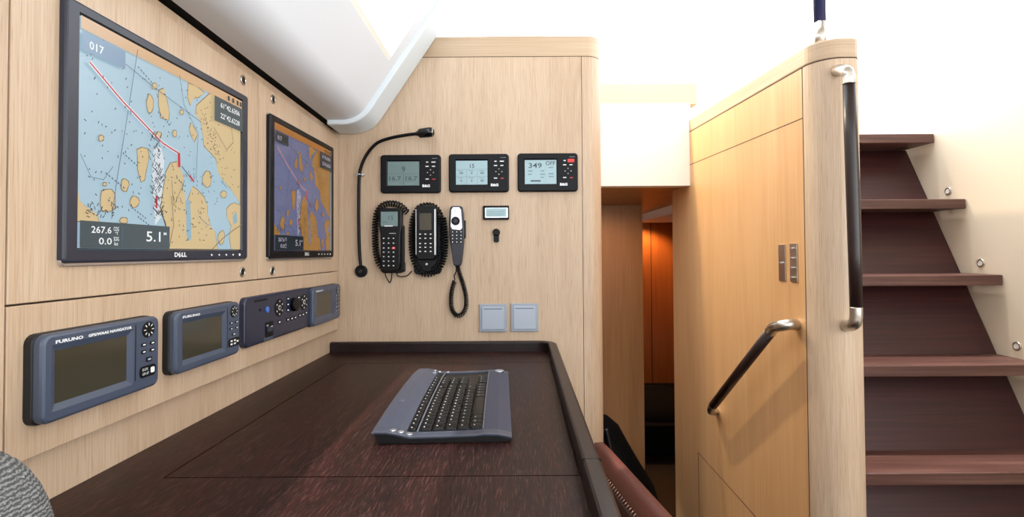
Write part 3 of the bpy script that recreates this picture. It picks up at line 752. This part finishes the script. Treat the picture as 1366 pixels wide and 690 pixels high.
instrument((507.2, 206.3, 587.6, 257.6), 'black wall instrument, left of the three, reading 9 over 16.7 and 16.7', 0)
instrument((598.4, 205.2, 678.8, 256.4), 'black wall instrument, middle of the three, reading 15 above a grid of cells', 1)
instrument((690.4, 204.2, 771, 255.6), 'black wall instrument, right of the three, reading 349 with a red key', 2)

# gooseneck lamp
def gl(px, py, c): a, bb = BW.px(px, py, c); return BW(a, bb, c)
t = thing('gooseneck_lamp', 'black gooseneck map light arching up the back wall beside the instruments', 'lamp', gl(481.5, 362, 0))
a, bb = BW.px(481.5, 362, .006)
MB().m('black').cyl(BW, a, bb, .0195, 0, .010, 28, .003).build('base', parent=t)
MB().m('black_gloss').cyl(BW, a, bb, .007, .010, .016, 16, .001).build('switch', parent=t)
neck = smooth_path([gl(481.5, 356, .012), gl(479.5, 335, .013), gl(478.5, 290, .016), gl(479, 240, .016), gl(482, 222, .018), gl(490, 205, .022), gl(503, 191, .028), gl(520, 184.5, .034), gl(540, 180.5, .04), gl(556, 178.5, .045)], 8)
MB().m('black').tube(neck, .0052, 12).build('gooseneck', parent=t)
hd = [gl(554, 178.8, .045), gl(557, 178.3, .045), gl(560, 178, .046), gl(573, 176.5, .048), gl(577.5, 176.2, .048), gl(579.5, 176, .048)]
MB().m('black_gloss').tube(hd, [.006, .0075, .0145, .0155, .0135, .006], 20).build('lamp_head', parent=t)
MB().m('steel').torus(Frame(hd[4], (0, 1, 0), (0, 0, 1)), 0, 0, .0128, .0016, 0, 20, 6).build('head_ring', parent=t)
a, bb = BW.px(478.5, 233, .014)
o = MB().m('silver').box(BW, a-.010, a+.010, bb-.004, bb+.004, 0, .010); o.torus(Frame(BW(a, bb, .016), (1, 0, 0), (0, 1, 0)), 0, 0, .0068, .002, 0, 16, 6)
o.cyl(BW, a+.012, bb+.001, .004, 0, .008, 12, .001); o.build('neck_clip', parent=t, label='small chrome clip')

# --- three handsets
def spx(p, c): return [gl(x, y, c) for x, y in p]
def oval(cx, cy, rx, ry, t0, t1, c, n=18, k=2.6):
    out = []
    for i in range(n+1):
        t = t0+(t1-t0)*i/n; s_, c_ = math.sin(t), math.cos(t)
        out.append(gl(cx+rx*math.copysign(abs(c_)**(2/k), c_), cy-ry*math.copysign(abs(s_)**(2/k), s_), c))
    return out
# 1 radio telephone with lit panel
t = thing('telephone_handset', 'black corded handset with a greenish lit display and one red key, leftmost phone', 'phone', gl(520, 365, 0), 'corded phones on the back wall')
a0, a1, b0, b1 = bwr(505, 277.5, 536.5, 362, .022)
MB().m('phone_body').rbox(BW, a0+.004, a1+.004, b0-.006, b1-.05, 0, .016, .012, .003).build('cradle', parent=t)
def handset(t, prof, m, c0, c1):
    # prof: list of (px centre, py, half width px)
    rings = []
    pts = []
    L_ = []; R_2 = []
    for x, y, w in prof: L_.append(BW.px(x-w, y, c1)); R_2.append(BW.px(x+w, y, c1))
    loop = R_2 + L_[::-1]
    def off(loop, d):
        cx = sum(p[0] for p in loop)/len(loop); cy = sum(p[1] for p in loop)/len(loop); xs2 = max(abs(p[0]-cx) for p in loop); ys2 = max(abs(p[1]-cy) for p in loop)
        return [(cx+(p[0]-cx)*(1-d/xs2), cy+(p[1]-cy)*(1-d/ys2)) for p in loop]
    rings = [[BW(*p, c) for p in off(loop, d)] for d, c in ((.002, c0), (0, c0+.003), (0, c1-.004), (.0012, c1-.0012), (.0035, c1))]
    return MB().m(m).loft(rings).build('handset_body', parent=t)
handset(t, [(520.5, 277.5, 11), (520.5, 278.5, 14), (520.5, 281, 15.5), (520.5, 300, 15.5), (520.5, 307, 14.5), (520.5, 312, 13.5), (520.5, 340, 13), (520.5, 352, 13), (520.5, 360, 11), (520.5, 363, 7)], 'phone_body', .016, .036)
r = bwr(508, 282.5, 530.5, 302, .036); MB().m('lcd_dim').rbox(BW, *r, .034, .0365, .002, .0004).m('lcd_ink').text(BW, '15', (r[0]+r[1])/2-.002, r[2]+.020, .0367, .014).box(BW, r[0]+.005, r[0]+.02, r[2]+.012, r[2]+.0135, .0364, .0367).build('display', parent=t)
q = bwr(513, 301, 524, 302.2, .036); MB().m('print_white').box(BW, *q, .036, .0369).build('logo', parent=t); MB().m('print_grey').box(BW, *bwr(519, 311, 528, 311.9, .036), .035, .0363).build('model_lettering', parent=t)
for j, y in enumerate((318, 324.5, 331, 336.5, 342.5, 348.5, 354.5)):
    for i, x in enumerate((512, 518.5, 525)):
        a, bb = BW.px(x, y, .036); red = (i == 2 and j == 2)
        keybtn(BW, t, a, bb, .011, .0075, .036, m='red_key' if red else 'key_dark', mk=.4)
o = MB().m('cord'); coil(o, [gl(512, 359, .018)]+spx([(505, 350), (501.5, 335), (500.5, 315), (501, 295), (504, 282), (511, 274), (522, 271.5), (533, 274), (540, 280), (543.5, 284)], .012), .0085, .0085, .0025, BW.n, 12)
o.tube(smooth_path(spx([(515, 358), (514, 366), (517, 373), (520, 377), (522, 372), (523, 362)], .012), 6), .0017, 6)
o.tube(smooth_path(spx([(538, 352), (536, 361), (529, 365), (533, 369), (543, 368), (549, 362)], .010), 6), .0018, 6); o.build('coiled_cord', parent=t)
MB().m('phone_body').rbox(BW, *bwr(530, 350, 540, 363, .014), 0, .014, .004, .002).build('cord_socket', parent=t)
# 2 phone with silver sides
t = thing('telephone_handset', 'black corded phone with shiny silver sides and a dark brownish display, middle phone', 'phone', gl(568, 365, 0), 'corded phones on the back wall')
MB().m('phone_body').rbox(BW, *bwr(552, 290, 588, 366, .016), 0, .016, .012, .003).build('cradle', parent=t)
handset(t, [(568, 274, 9), (568, 275, 12.5), (568, 278, 14.5), (568, 290, 15), (568, 330, 15), (568, 342, 14.5), (568, 347, 10)], 'phone_body', .016, .040)
for nm, x0, x1 in (('side_trim', 554.6, 555.4), ('side_trim', 579.4, 581.4)):
    MB().m('silver').rbox(BW, *bwr(x0, 279, x1, 340, .040), .030, .0418, .001, .0004).build(nm, parent=t)
r = bwr(559.5, 284.5, 575.5, 307, .040); MB().m('lcd_dark').rbox(BW, *r, .038, .0406, .001, .0004).build('display', parent=t)
for j, y in enumerate((312.5, 318, 325, 330, 335.5)):
    for i, x in enumerate((560.5, 567.5, 574.5)):
        a, bb = BW.px(x, y, .040); keybtn(BW, t, a, bb, .013, .0085, .040, mk=.4)
a, bb = BW.px(569, 352.5, .018); MB().m('silver').cyl(BW, a, bb, .004, .014, .019, 14, .001).build('button', parent=t)
o = MB().m('cord'); coil(o, oval(570, 318, 20.5, 43.5, -PI*.42, -PI*.42+PI*1.82, .012, 26), .0092, .0086, .0027, BW.n, 12)
coil(o, spx([(591, 290), (593.5, 312), (593, 340), (586, 358), (572, 366), (560, 363)], .020), .0080, .0084, .0026, BW.n, 12)
o.build('coiled_cord', parent=t)
# 3 slim handset
t = thing('telephone_handset', 'slim navy handset with silver keypad top hanging by a loose coiled cord', 'phone', gl(609, 350, 0), 'corded phones on the back wall')
MB().m('phone_body').rbox(BW, *bwr(602, 290, 617, 326, .012), 0, .012, .004, .002).build('cradle', parent=t)
MB().m('phone_body').rbox(BW, *bwr(617, 294, 621, 318, .016), .004, .018, .002, .001).build('side_clip', parent=t)
handset(t, [(608.5, 274.5, 4), (608.5, 275.2, 6.5), (608.5, 277, 8.2), (608.5, 284, 9.3), (608.7, 296, 10), (609, 312, 10), (609.4, 325, 9), (609.8, 338, 7.3), (610, 348, 6), (610, 353.5, 5), (610, 355, 3)], 'handset_navy', .012, .034)
p = [(602, 280), (604.5, 276.5), (612.5, 276.5), (615, 280), (616.6, 304), (614, 307), (603.5, 306), (601.2, 302)]
MB().m('silver').loft([[BW(*BW.px(x, y, .034), c) for x, y in p] for c in (.0335, .0348)]).build('face_plate', parent=t)
a, bb = BW.px(607.7, 295, .034); MB().m('black').cyl(BW, a, bb, .0135, .034, .037, 24, .001).m('handset_navy').cyl(BW, a, bb, .0075, .036, .039, 20, .001).build('cursor_pad', parent=t)
MB().m('print_white').cyl(BW, *BW.px(608, 281.5, .034), .005, .0345, .0365, 16, .001).build('button', parent=t)
for j, y in enumerate((309.5, 314, 318.5, 323)):
    for i, x in enumerate((603.8, 609.4, 615)):
        a, bb = BW.px(x, y, .034); keybtn(BW, t, a, bb, .011, .008, .034, mk=.3)
o = MB().m('cord')
o.tube(smooth_path([gl(609, 353, .022), gl(608.5, 362, .018), gl(606, 368, .013), gl(607, 374, .011)], 6), .0018, 6)
coil(o, [gl(610.5, 355, .022), gl(613, 365, .018)]+spx([(618, 380), (621.5, 395), (621.5, 410), (616, 420), (608.5, 420.5), (602.5, 411), (602, 395), (604, 383), (606.5, 375)], .011), .0062, .0054, .0018, BW.n, 12)
o.build('coiled_cord', parent=t)

# small display with silver frame, black knob
t = thing('small_gauge', 'small rectangular gauge with silver frame above the black knob', 'instrument', gl(661, 293, 0))
r = bwr(644, 274.3, 679, 293.2, .01)
MB().m('black').rbox(BW, *r, 0, .010, .003, .002).build('case', parent=t)
MB().m('silver').rbox(BW, r[0]+.007, r[1]-.0035, r[2]+.006, r[3]-.007, .009, .0115, .002, .0006).build('frame', parent=t)
o = MB().m('lcd_lit').box(BW, r[0]+.010, r[1]-.008, r[2]+.010, r[3]-.009, .011, .0118); o.m('lcd_ink_soft')
for k in range(3): o.box(BW, r[0]+.014, r[1]-.014, r[2]+.014+k*.006, r[2]+.0155+k*.006, .0118, .012)
o.build('display', parent=t)
t = thing('rotary_knob', 'small black knob with a short tail below the silver gauge', 'knob', gl(662, 322, 0))
a, bb = BW.px(662, 310, .01); a2, b2 = BW.px(662, 319.5, .01)
MB().m('black').cyl(BW, a, bb, .0118, 0, .012, 22, .003).build('cap', parent=t)
MB().m('black').rbox(BW, a2-.0085, a2+.0085, b2-.009, bb, 0, .008, .006, .002).build('stem', parent=t)
# switches
for (r, lb) in (((639.5, 405.8, 676, 443), 'square grey rocker switch on the left, near the handset cord'), ((681.5, 405, 718, 442.5), 'square grey rocker switch on the right of the pair')):
    a0, a1, b0, b1 = bwr(*r, .006)
    t = thing('wall_switch', lb, 'switch', BW((a0+a1)/2, b0, 0), 'pair of rocker switches')
    MB().m('switch_frame').rbox(BW, a0, a1, b0, b1, 0, .007, .002, .0015).build('frame', parent=t)
    i = .0085; o = MB().m('switch_rocker').rbox(BW, a0+i, a1-i, b0+i, b1-i, .007, .0105, .002, .001); o.build('rocker', parent=t)
    MB().m('joint_shade_black').box(BW, a0+i+.006, a1-i-.006, b1-i-.0075, b1-i-.006, .0102, .0107).build('slot', parent=t)

# ================================================================== DESK
dx1 = .106; rw = .026; dyn = .475; dyf = YB-.001; rh = .031
t = thing('chart_table', 'dark wenge chart table with a raised rounded rail along its edges', 'table', (-.25, 1.0, FL))
lx0 = -.503; ly0 = DK.px(500, 636)[1]; ly1 = 1.46; lx1 = dx1-rw-.002
b = MB().m('wenge_length'); g2 = .0011
b.box(DK, XS+.0005, lx0-g2, dyn, dyf, -.03, 0)
b.box(DK, lx0-g2, lx1+.01, dyn, ly0-g2, -.03, 0)
b.box(DK, lx0-g2, lx1+.01, ly1+g2, dyf, -.03, 0)
b.box(DK, XS+.0005, lx1+.01, dyn, dyf, -.034, -.006)
b.build('tabletop', parent=t)
MB().m('wenge_length').box(DK, lx0+g2, lx1, ly0+g2, ly1-g2, -.0059, 0).build('lid', parent=t)
# rail: rounded rectangular section swept round the edge
def railpath(x, r1_, r2_, yf, yn_, x_end):
    pts = [(XS+.002, yf)]
    for k in range(9): a = PI/2-k/8*PI/2; pts.append((x-r1_+r1_*math.cos(a), yf-r1_+r1_*math.sin(a)))
    pts.append((x, .7))
    for k in range(11): a = -k/10*PI/2; pts.append((x-r2_+r2_*math.cos(a), yn_+r2_+r2_*math.sin(a)))
    pts.append((x_end, yn_)); return pts
outp = railpath(dx1, .055, .10, dyf, dyn-.02, XS+.003); inp = railpath(dx1-rw, .036, .075, dyf-.022, dyn-.02+rw, XS+.003)
rings = []
for (xo, yo), (xi, yi) in zip(outp, inp):
    o_, i_ = Vector((xo, yo, 0)), Vector((xi, yi, 0)); e = .18
    rings.append([o_+Vector((0, 0, DZ-.034)), o_+Vector((0, 0, DZ+rh-.005)), o_.lerp(i_, .06)+Vector((0, 0, DZ+rh-.0015)), o_.lerp(i_, e)+Vector((0, 0, DZ+rh)), o_.lerp(i_, 1-e)+Vector((0, 0, DZ+rh)), i_.lerp(o_, .06)+Vector((0, 0, DZ+rh-.0015)), i_+Vector((0, 0, DZ+rh-.005)), i_+Vector((0, 0, DZ-.034))])
MB().m('wenge_rail').loft(rings, smooth=False).build('rail', parent=t)
jy = px_at(790, 612, 1); jy = (-(DZ+rh))/(-jy.z); o = MB().m('joint_shade_black').box(WF, dx1-rw-.0002, dx1+.0002, jy-.0007, jy+.0007, DZ-.03, DZ+rh+.0002); o.build('rail_joint', parent=t)
b = MB().m('oak_upright').box(DK, -.60, .04, dyn+.12, YB-.01, -.74, -.034); b.build('pedestal', parent=t)

# ------------------------------------------------------------------ keyboard
kx0, kx1, ky0, ky1 = -.246, -.017, .845, 1.300
t = thing('keyboard', 'blue-grey computer keyboard with black keys lying sideways on the chart table', 'keyboard', ((kx0+kx1)/2, (ky0+ky1)/2, DZ))
prof = [(0, .0205), (.02, .0215), (.10, .0212), (.18, .018), (.235, .0145), (.27, .0128), (.5, .0132), (.72, .0145), (.80, .0160), (.90, .0150), (1, .0100)]
def kz(u):
    for (u0_, z0_), (u1_, z1_) in zip(prof, prof[1:]):
        if u <= u1_: return z0_+(z1_-z0_)*(u-u0_)/(u1_-u0_)
    return prof[-1][1]
kw = kx1-kx0
us = sorted(set([p[0] for p in prof]+[k/40 for k in range(41)]))
def kxs(u, y):            # slight taper to the back at the left side
    v = (y-ky0)/(ky1-ky0); x0_ = kx0 - .004*math.sin(v*PI) + .010*max(0, v-.93)/.07*.5
    return x0_+(kx1-x0_)*u
def kstrip(u0_, u1_, y0_, y1_, m, dz0=0, th=.004, ny=10, name='x', lb=None):
    uu = [u for u in us if u0_ < u < u1_]; uu = [u0_]+uu+[u1_]
    rings = [[Vector((kxs(u, y0_+(y1_-y0_)*j/ny), y0_+(y1_-y0_)*j/ny, DZ+kz(u)+dz0)) for u in uu] + [Vector((kxs(u, y0_+(y1_-y0_)*j/ny), y0_+(y1_-y0_)*j/ny, DZ+kz(u)+dz0-th)) for u in uu[::-1]] for j in range(ny+1)]
    return MB().m(m).loft(rings).build(name, parent=t, label=lb)
b = MB().m('kb_black'); uu = us
b.loft([[Vector((kxs(u, y)+(.003 if u == 0 else 0), y+dy, DZ+kz(u)-.003)) for u in uu]+[Vector((kxs(1, y)-.006, y+dy, DZ+.0005)), Vector((kxs(0, y)+.010, y+dy, DZ+.0005))] for y, dy in ((ky0, .004), (ky0+.01, 0), (1.07, 0), (ky1-.01, 0), (ky1, -.004))])
b.build('base', parent=t)
uA, uB, uC, uD = .235, .305, .322, .785
kstrip(0, uA, ky0+.022, ky1-.018, 'kb_slate', name='media_strip')
kstrip(0, 1, ky0, ky0+.0215, 'kb_slate', name='end_strip', ny=3); kstrip(0, 1, ky1-.0175, ky1, 'kb_slate', name='end_strip', ny=3)
kstrip(uD+.012, 1, ky0+.022, ky1-.018, 'kb_palm', name='palm_rest')
kstrip(0, 1, ky0-.0012, ky0+.0004, 'kb_edge', dz0=.0002, th=.0018, ny=1, name='edge_trim')
kstrip(uD, uD+.010, ky0+.022, ky1-.018, 'kb_edge', dz0=.0006, th=.002, name='edge_trim')
kstrip(uB, uB+.012, ky0+.022, ky1-.018, 'kb_edge', dz0=.0004, th=.002, name='edge_trim')
# keys: rows run along the keyboard, so away from the camera here
def key(u0_, u1_, y0_, y1_, mark=True):
    g_ = .0010; xa = kxs(u0_, y0_)+g_; xb = kxs(u1_, y0_)-g_; z = DZ+kz((u0_+u1_)/2)-.001; h = .0042
    ya, yb_ = y0_+g_, y1_-g_; i = .0020
    o = MB().m('kb_key'); o.loft([[(x, y, zz) for x, y in rr(xa+k, xb-k, ya+k, yb_-k, .0018, 2)] for k, zz in ((0, z), (.0006, z+h*.6), (i, z+h))])
    if mark:
        o.m('print_white'); my = (ya+yb_)/2; mx_ = xa+(xb-xa)*.32
        o.box(WF, mx_-.0010, mx_+.0010, my-.0012, my+.0012, z+h-.0001, z+h+.0001)
    return o.build('key', parent=t)
uk = (uD-uC)/5
yk0 = ky0+.026; pit = .0193
rows = []
for r_ in range(5):
    u0_ = uC+uk*r_; y = yk0; n_ = 14
    if r_ == 4:
        ws = [1.1, 1, 1.2, 5.8, 1.2, 1, 1, 1.2, 1]
    elif r_ == 0: ws = [1]*13+[1.9]
    elif r_ == 1: ws = [1.5]+[1]*12+[1.4]
    elif r_ == 2: ws = [1.8]+[1]*11+[2.1]
    else: ws = [1.3]+[1]*11+[2.6]
    tot = sum(ws); sc = 15.0*pit/tot
    for w in ws:
        key(u0_, u0_+uk, y, y+w*sc, mark=w < 3); y += w*sc
yk1 = yk0+15*pit
for i in range(17): key(uA+.006, uB-.004, yk0+i*.0215, yk0+i*.0215+.0185)
for r_ in range(3):
    for j in range(3): key(uC+uk*r_, uC+uk*(r_+1), yk1+.008+j*.019, yk1+.008+(j+1)*.019)
for j in range(3): key(uC+uk*4, uC+uk*5, yk1+.008+j*.019, yk1+.008+(j+1)*.019)
for u, y in ((.145, ky0+.011), (.20, ky0+.0105), (.262, ky0+.010), (.33, ky1-.009), (.24, ky1-.009), (.19, ky1-.009)):
    x = kxs(u, y); z = kz(u); MB().m('silver').cyl(DK, x, y, .0055 if y < 1 else .004, z-.001, z+.0016, 16, .0006).build('button', parent=t, label='round silver button')
x = kxs(.90, ky1-.012); MB().m('silver').cyl(DK, x, ky1-.013, .0115, kz(.9)-.002, kz(.9)+.002, 24, .001).build('dial', parent=t, label='round silver dial')
x = kxs(.20, ky1-.028); MB().m('silver').box(DK, x-.005, x+.005, ky1-.033, ky1-.022, kz(.2)-.001, kz(.2)+.0008).build('button', parent=t)
x = kxs(.09, 1.02); MB().m('kb_edge').torus(DK, x, 1.02, .0045, .0006, kz(.09)+.0002, 16, 4).build('logo', parent=t)

t.rotation_euler.z = .040; t.location.x -= .010

# ================================================================== PARTITION FITTINGS
def pp(px, py, c): a, bb = PF.px(px, py, c); return PF(a, bb, c)
# slanting handrail
t = thing('handrail', 'short slanting handrail with dark grip and steel ends on the oak partition', 'handrail', pp(958, 548, 0))
c_ = .05
top = pp(1030, 440, c_); bot = pp(950, 543, c_)
d_ = (top-bot).normalized()
MB().m('grip').tube([bot+d_*.012, bot.lerp(top, .5), top-d_*.012], .0135, 18).build('grip', parent=t)
MB().m('steel').tube(smooth_path([top-d_*.012, top+d_*.01, pp(1043, 434.5, c_*.96), pp(1054, 433, c_*.6), pp(1063, 433.5, .0)], 7), .0140, 18).build('end_bracket', parent=t)
MB().m('steel').tube(smooth_path([bot+d_*.012, bot-d_*.004, pp(949, 549, c_*.8), pp(956, 549, .0)], 7), .0125, 18).build('end_bracket', parent=t)
# upright grab bar on the rounded end
t = thing('grab_bar', 'long upright dark grab bar with steel ends on the rounded end of the partition', 'handrail', px_at(1122, 437, nearY))
def nf(px, py, y): return px_at(px, py, y)
yb2 = nearY-.05
MB().m('grip').tube([nf(1132.5, 108, yb2), nf(1135, 180, yb2), nf(1138, 260, yb2), nf(1140.5, 340, yb2), nf(1142, 413, yb2)], [.0125, .0135, .014, .0135, .0125], 18).build('grip', parent=t)
MB().m('steel').tube(smooth_path([nf(1132.5, 112, yb2), nf(1132, 102, yb2), nf(1129, 95.5, yb2+.004), nf(1122, 93.5, yb2+.026), nf(1116, 94.5, nearY+.004)], 7), .0130, 18).build('end_bracket', parent=t)
MB().m('steel').tube(smooth_path([nf(1142, 410, yb2), nf(1142, 423, yb2), nf(1140, 431, yb2+.004), nf(1134, 434.5, yb2+.026), nf(1128, 434.5, nearY+.004)], 7), .0130, 18).build('end_bracket', parent=t)
# post standing on the cap
pb = px_at(1094, 50, 1.25); pb.z = ztop
t = thing('stanchion', 'navy upright post with a pale metal foot on top of the partition', 'post', pb)
tt = Vector((pb.x-.002, pb.y, pb.z+.035)); MB().m('steel').cyl(WF, pb.x, pb.y, .0135, pb.z, pb.z+.064, 20).build('foot_collar', parent=t)
MB().m('navy_tube').cyl(WF, pb.x, pb.y, .0135, pb.z+.064, pb.z+.6, 20).build('tube', parent=t)
# switch plates
for (r, nb, lb) in (((1039.5, 326.5, 1049, 375.5), 1, 'narrow brushed plate with one button on the oak partition'), ((1054.5, 325, 1065, 377), 4, 'narrow brushed plate with four buttons on the oak partition')):
    a0, b1 = PF.px(r[0], r[1]); a1, b0 = PF.px(r[2], r[3])
    t = thing('switch_plate', lb, 'switch', PF((a0+a1)/2, b0, 0), 'switch plates on the partition')
    MB().m('steel').rbox(PF, a0, a1, b0, b1, 0, .003, .001, .0006).build('plate', parent=t)
    for k in range(nb):
        bb = b1-(b1-b0)*(k+.5)/nb; am = (a0+a1)/2
        MB().m('silver').rbox(PF, am-.005, am+.005, bb-.002, bb+.002, .003, .009, .001, .0005).build('button', parent=t)

# ================================================================== SEAT, CUSHION, BAGS, PASSAGE
# leather backrest beside the table
def lseat():
    A = Vector((.184, 1.32, 0)); B = Vector((.312, .60, 0)); zt_ = -.475
    d = (B-A).normalized(); n = Vector((-d.y, d.x, 0)); n = n if n.x > 0 else -n
    t = thing('seat_backrest', 'padded brown leather seat backrest with contrast stitching beside the chart table', 'seat', (.25, .95, FL+.12))
    sec = [(-.024, -.42), (-.027, -.10), (-.027, -.040), (-.020, -.012), (-.008, 0), (.010, 0), (.024, -.014), (.034, -.05), (.039, -.12), (.045, -.42)]
    L = (B-A).length; rings = []
    for k in range(25):
        u = k/24; p = A.lerp(B, u); s_ = 1-.0*u; e = min(u, 1-u)*24
        dz = -.018*(1-min(e/1.5, 1))**2
        rings.append([p+n*x*s_+Vector((0, 0, zt_+z+(dz if z > -.3 else 0))) for x, z in sec])
    MB().m('leather').loft(rings, smooth=True).build('cushion', parent=t)
    MB().m('leather_dark').loft([[p+n*x+Vector((0, 0, z)) for x, z in ((-.034, zt_-.43), (-.034, zt_-.036), (-.024, zt_-.036), (-.024, zt_-.43))] for p in (A, B)]).build('side_panel', parent=t, label='darker leather side below the stitching')
    o = MB().m('thread'); N = 64
    for k in range(N):
        p = A.lerp(B, (k+.3)/N); q = A.lerp(B, (k+.8)/N)
        o.tube([p+n*-.0300+Vector((0, 0, zt_-.0355)), q+n*-.0275+Vector((0, 0, zt_-.028))], .0011, 4)
    o.build('stitching', parent=t)
    MB().m('leather_dark').loft([[(A+n*x) + d*0+Vector((0, 0, z)) for x, z in ((-.03, FL), (-.03, zt_-.4), (.05, zt_-.4), (.05, FL))], [(B+n*x)+Vector((0, 0, z)) for x, z in ((-.03, FL), (-.03, zt_-.4), (.05, zt_-.4), (.05, FL))]]).build('plinth', parent=t)
lseat()
# grey knitted cushion at the lower left
def blobmesh(mb, c, r, k=2.5, nu=24, nv=16, noise=0, seed=1):
    rings = []; rd = random.Random(seed); ph = [rd.uniform(0, 6) for _ in range(6)]
    for i in range(1, nv):
        v = PI*i/nv - PI/2; ring = []
        for j in range(nu):
            u = 2*PI*j/nu
            f = lambda x: math.copysign(abs(x)**(2/k), x)
            w = 1+noise*(math.sin(3*u+ph[0]+2*v)+.6*math.sin(5*u+ph[1]-4*v)+.5*math.sin(7*v+ph[2]))
            ring.append((c[0]+r[0]*w*f(math.cos(v))*f(math.cos(u)), c[1]+r[1]*w*f(math.cos(v))*f(math.sin(u)), c[2]+r[2]*f(math.sin(v))*w))
        rings.append(ring)
    mb.loft(rings, smooth=True)
k0 = ray(0, 600); 
b = MB().m('knit'); blobmesh(b, (-.468, .375, -.298), (.104, .064, .154), 3.4, 40, 24)
tag(b.build('knitted_cushion', loc=(-.476, .352, -.45)), 'grey knitted cushion at the lower left beside the chart table', 'cushion')
# seat ledge the cushion stands on
t = thing('bench', 'oak bench ledge under the grey knitted cushion', 'bench', (-.5, 0, FL))
MB().m('oak_upright').box(WF, XS+.0005, -.36, -1.4, .415, FL, -.48).build('bench_box', parent=t)
MB().m('knit').rbox(WF, XS+.002, -.355, -1.4, .417, -.48, -.453, .02, .01).build('seat_pad', parent=t)
# black bag in the passage
b = MB().m('bag'); blobmesh(b, (.318, 1.98, -.98), (.075, .13, .0), 2.2) if False else None
def sil(px, py, y): return px_at(px, py, y)
t = thing('rucksack', 'black soft bag slumped in the passage behind the leather backrest', 'bag', (.36, 2.0, FL))
b = MB().m('bag'); rings = []
for z, xc, rx, ry in ((-1.068, .37, .12, .11), (-1.03, .37, .145, .13), (-.95, .365, .15, .135), (-.88, .350, .135, .125), (-.80, .325, .115, .11), (-.72, .300, .10, .095), (-.66, .285, .08, .075), (-.625, .278, .045, .045), (-.615, .275, .015, .015)):
    rings.append([(xc+rx*(1+.05*math.sin(3*a+z*20))*math.cos(a), 1.95+ry*(1+.05*math.sin(5*a+z*14))*math.sin(a), z) for a in [2*PI*k/28 for k in range(28)]])
b.loft(rings, smooth=True); b.build('bag_body', parent=t)
MB().m('black').tube(smooth_path([(.30, 1.86, -.64), (.32, 1.83, -.75), (.34, 1.80, -.88), (.35, 1.82, -1.0)], 6), .009, 8).build('strap', parent=t)
MB().m('silver').torus(Frame((.345, 1.815, -.82), (1, 0, 0), (0, 0, 1)), 0, 0, .008, .002, 0, 14, 6).build('buckle', parent=t)
# dark berth at the end of the passage
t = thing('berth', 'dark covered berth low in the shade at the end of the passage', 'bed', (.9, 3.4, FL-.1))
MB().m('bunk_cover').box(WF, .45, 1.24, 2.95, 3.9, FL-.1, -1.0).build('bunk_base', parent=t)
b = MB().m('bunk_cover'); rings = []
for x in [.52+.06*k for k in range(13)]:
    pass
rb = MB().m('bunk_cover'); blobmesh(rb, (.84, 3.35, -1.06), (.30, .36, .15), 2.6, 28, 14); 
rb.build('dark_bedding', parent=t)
# two warm downlights in the passage ceiling
for px, py, lb in ((862, 294.5, 'small warm downlight in the passage ceiling, left one'), (878, 288.5, 'small warm downlight in the passage ceiling, right one')):
    d = ray(px, py); q = d*((hz-.002)/d.z)
    if q.y > 3.9: q = q*(3.8/q.y); q.z = hz-.002
    t = thing('downlight', lb, 'light', (q.x, q.y, hz), 'warm downlights in the passage')
    MB().m('steel').torus(WF, q.x, q.y, .028, .004, hz-.002, 20, 6).build('trim_ring', parent=t)
    MB().m('lamp_glow').cyl(WF, q.x, q.y, .025, hz-.004, hz-.001, 20).build('lens', parent=t)
    ld = bpy.data.lights.new('passage_lamp', 'SPOT'); ld.energy = 26; ld.color = (1, .50, .17); ld.spot_size = 2.4; ld.spot_blend = .6; ld.shadow_soft_size = .03
    lo = bpy.data.objects.new('passage_lamp', ld); COL.objects.link(lo); lo.location = (q.x, q.y, hz-.012+E)

# ================================================================== LIGHT
w = bpy.data.worlds.new('sky'); SC.world = w; w.use_nodes = True
w.node_tree.nodes['Background'].inputs[0].default_value = (.90, .96, 1, 1); w.node_tree.nodes['Background'].inputs[1].default_value = 4.0
def area(name, loc, rot, sx_, sy_, en, col=(1, 1, 1)):
    l = bpy.data.lights.new(name, 'AREA'); l.shape = 'RECTANGLE'; l.size = sx_; l.size_y = sy_; l.energy = en; l.color = col
    o = bpy.data.objects.new(name, l); COL.objects.link(o); o.location = (loc[0], loc[1], loc[2]+E); o.rotation_euler = rot; return o
def spot(name, loc, tgt, en, col, size=1.6, r=.03):
    l = bpy.data.lights.new(name, 'SPOT'); l.energy = en; l.color = col; l.spot_size = size; l.spot_blend = .8; l.shadow_soft_size = r
    o = bpy.data.objects.new(name, l); COL.objects.link(o); o.location = (loc[0], loc[1], loc[2]+E)
    o.rotation_euler = (Vector(tgt)-Vector(loc)).to_track_quat('-Z', 'Y').to_euler(); return o
# area lamps added in the unseen window openings to strengthen daylight, saloon ceiling lamp
area('front_window_fill', (.35, -1.85, .25), (PI/2, 0, 0), 1.6, 1.0, 4, (.90, .95, 1))
area('side_window_fill', (RX-.03, -.6, .28), (0, PI/2, 0),   .95, 2.2, 17, (.93, .96, 1))
spot('ceiling_lamp', (.05, 1.98, .93), (.74, 1.5, -.1), 52, (1, .82, .54), 1.3, .02)
spot('passage_ceiling_lamp', (.45, 2.35, hz-.02), (.45, 2.74, -.5), 4, (1, .52, .22), 2.2)
sd = bpy.data.lights.new('sun', 'SUN'); sd.energy = 4; sd.angle = .01; sd.color = (1, .95, .88)
so = bpy.data.objects.new('sun', sd); COL.objects.link(so); so.rotation_euler = Vector((.07, -.05, -1)).to_track_quat('-Z', 'Y').to_euler()
SC.view_settings.view_transform = 'Standard'; SC.view_settings.look = 'None'; SC.view_settings.gamma = 1; SC.view_settings.use_curve_mapping = False
SC.view_settings.exposure = 0.0
for o in list(bpy.data.objects):
    if '_o' in o: del o['_o']
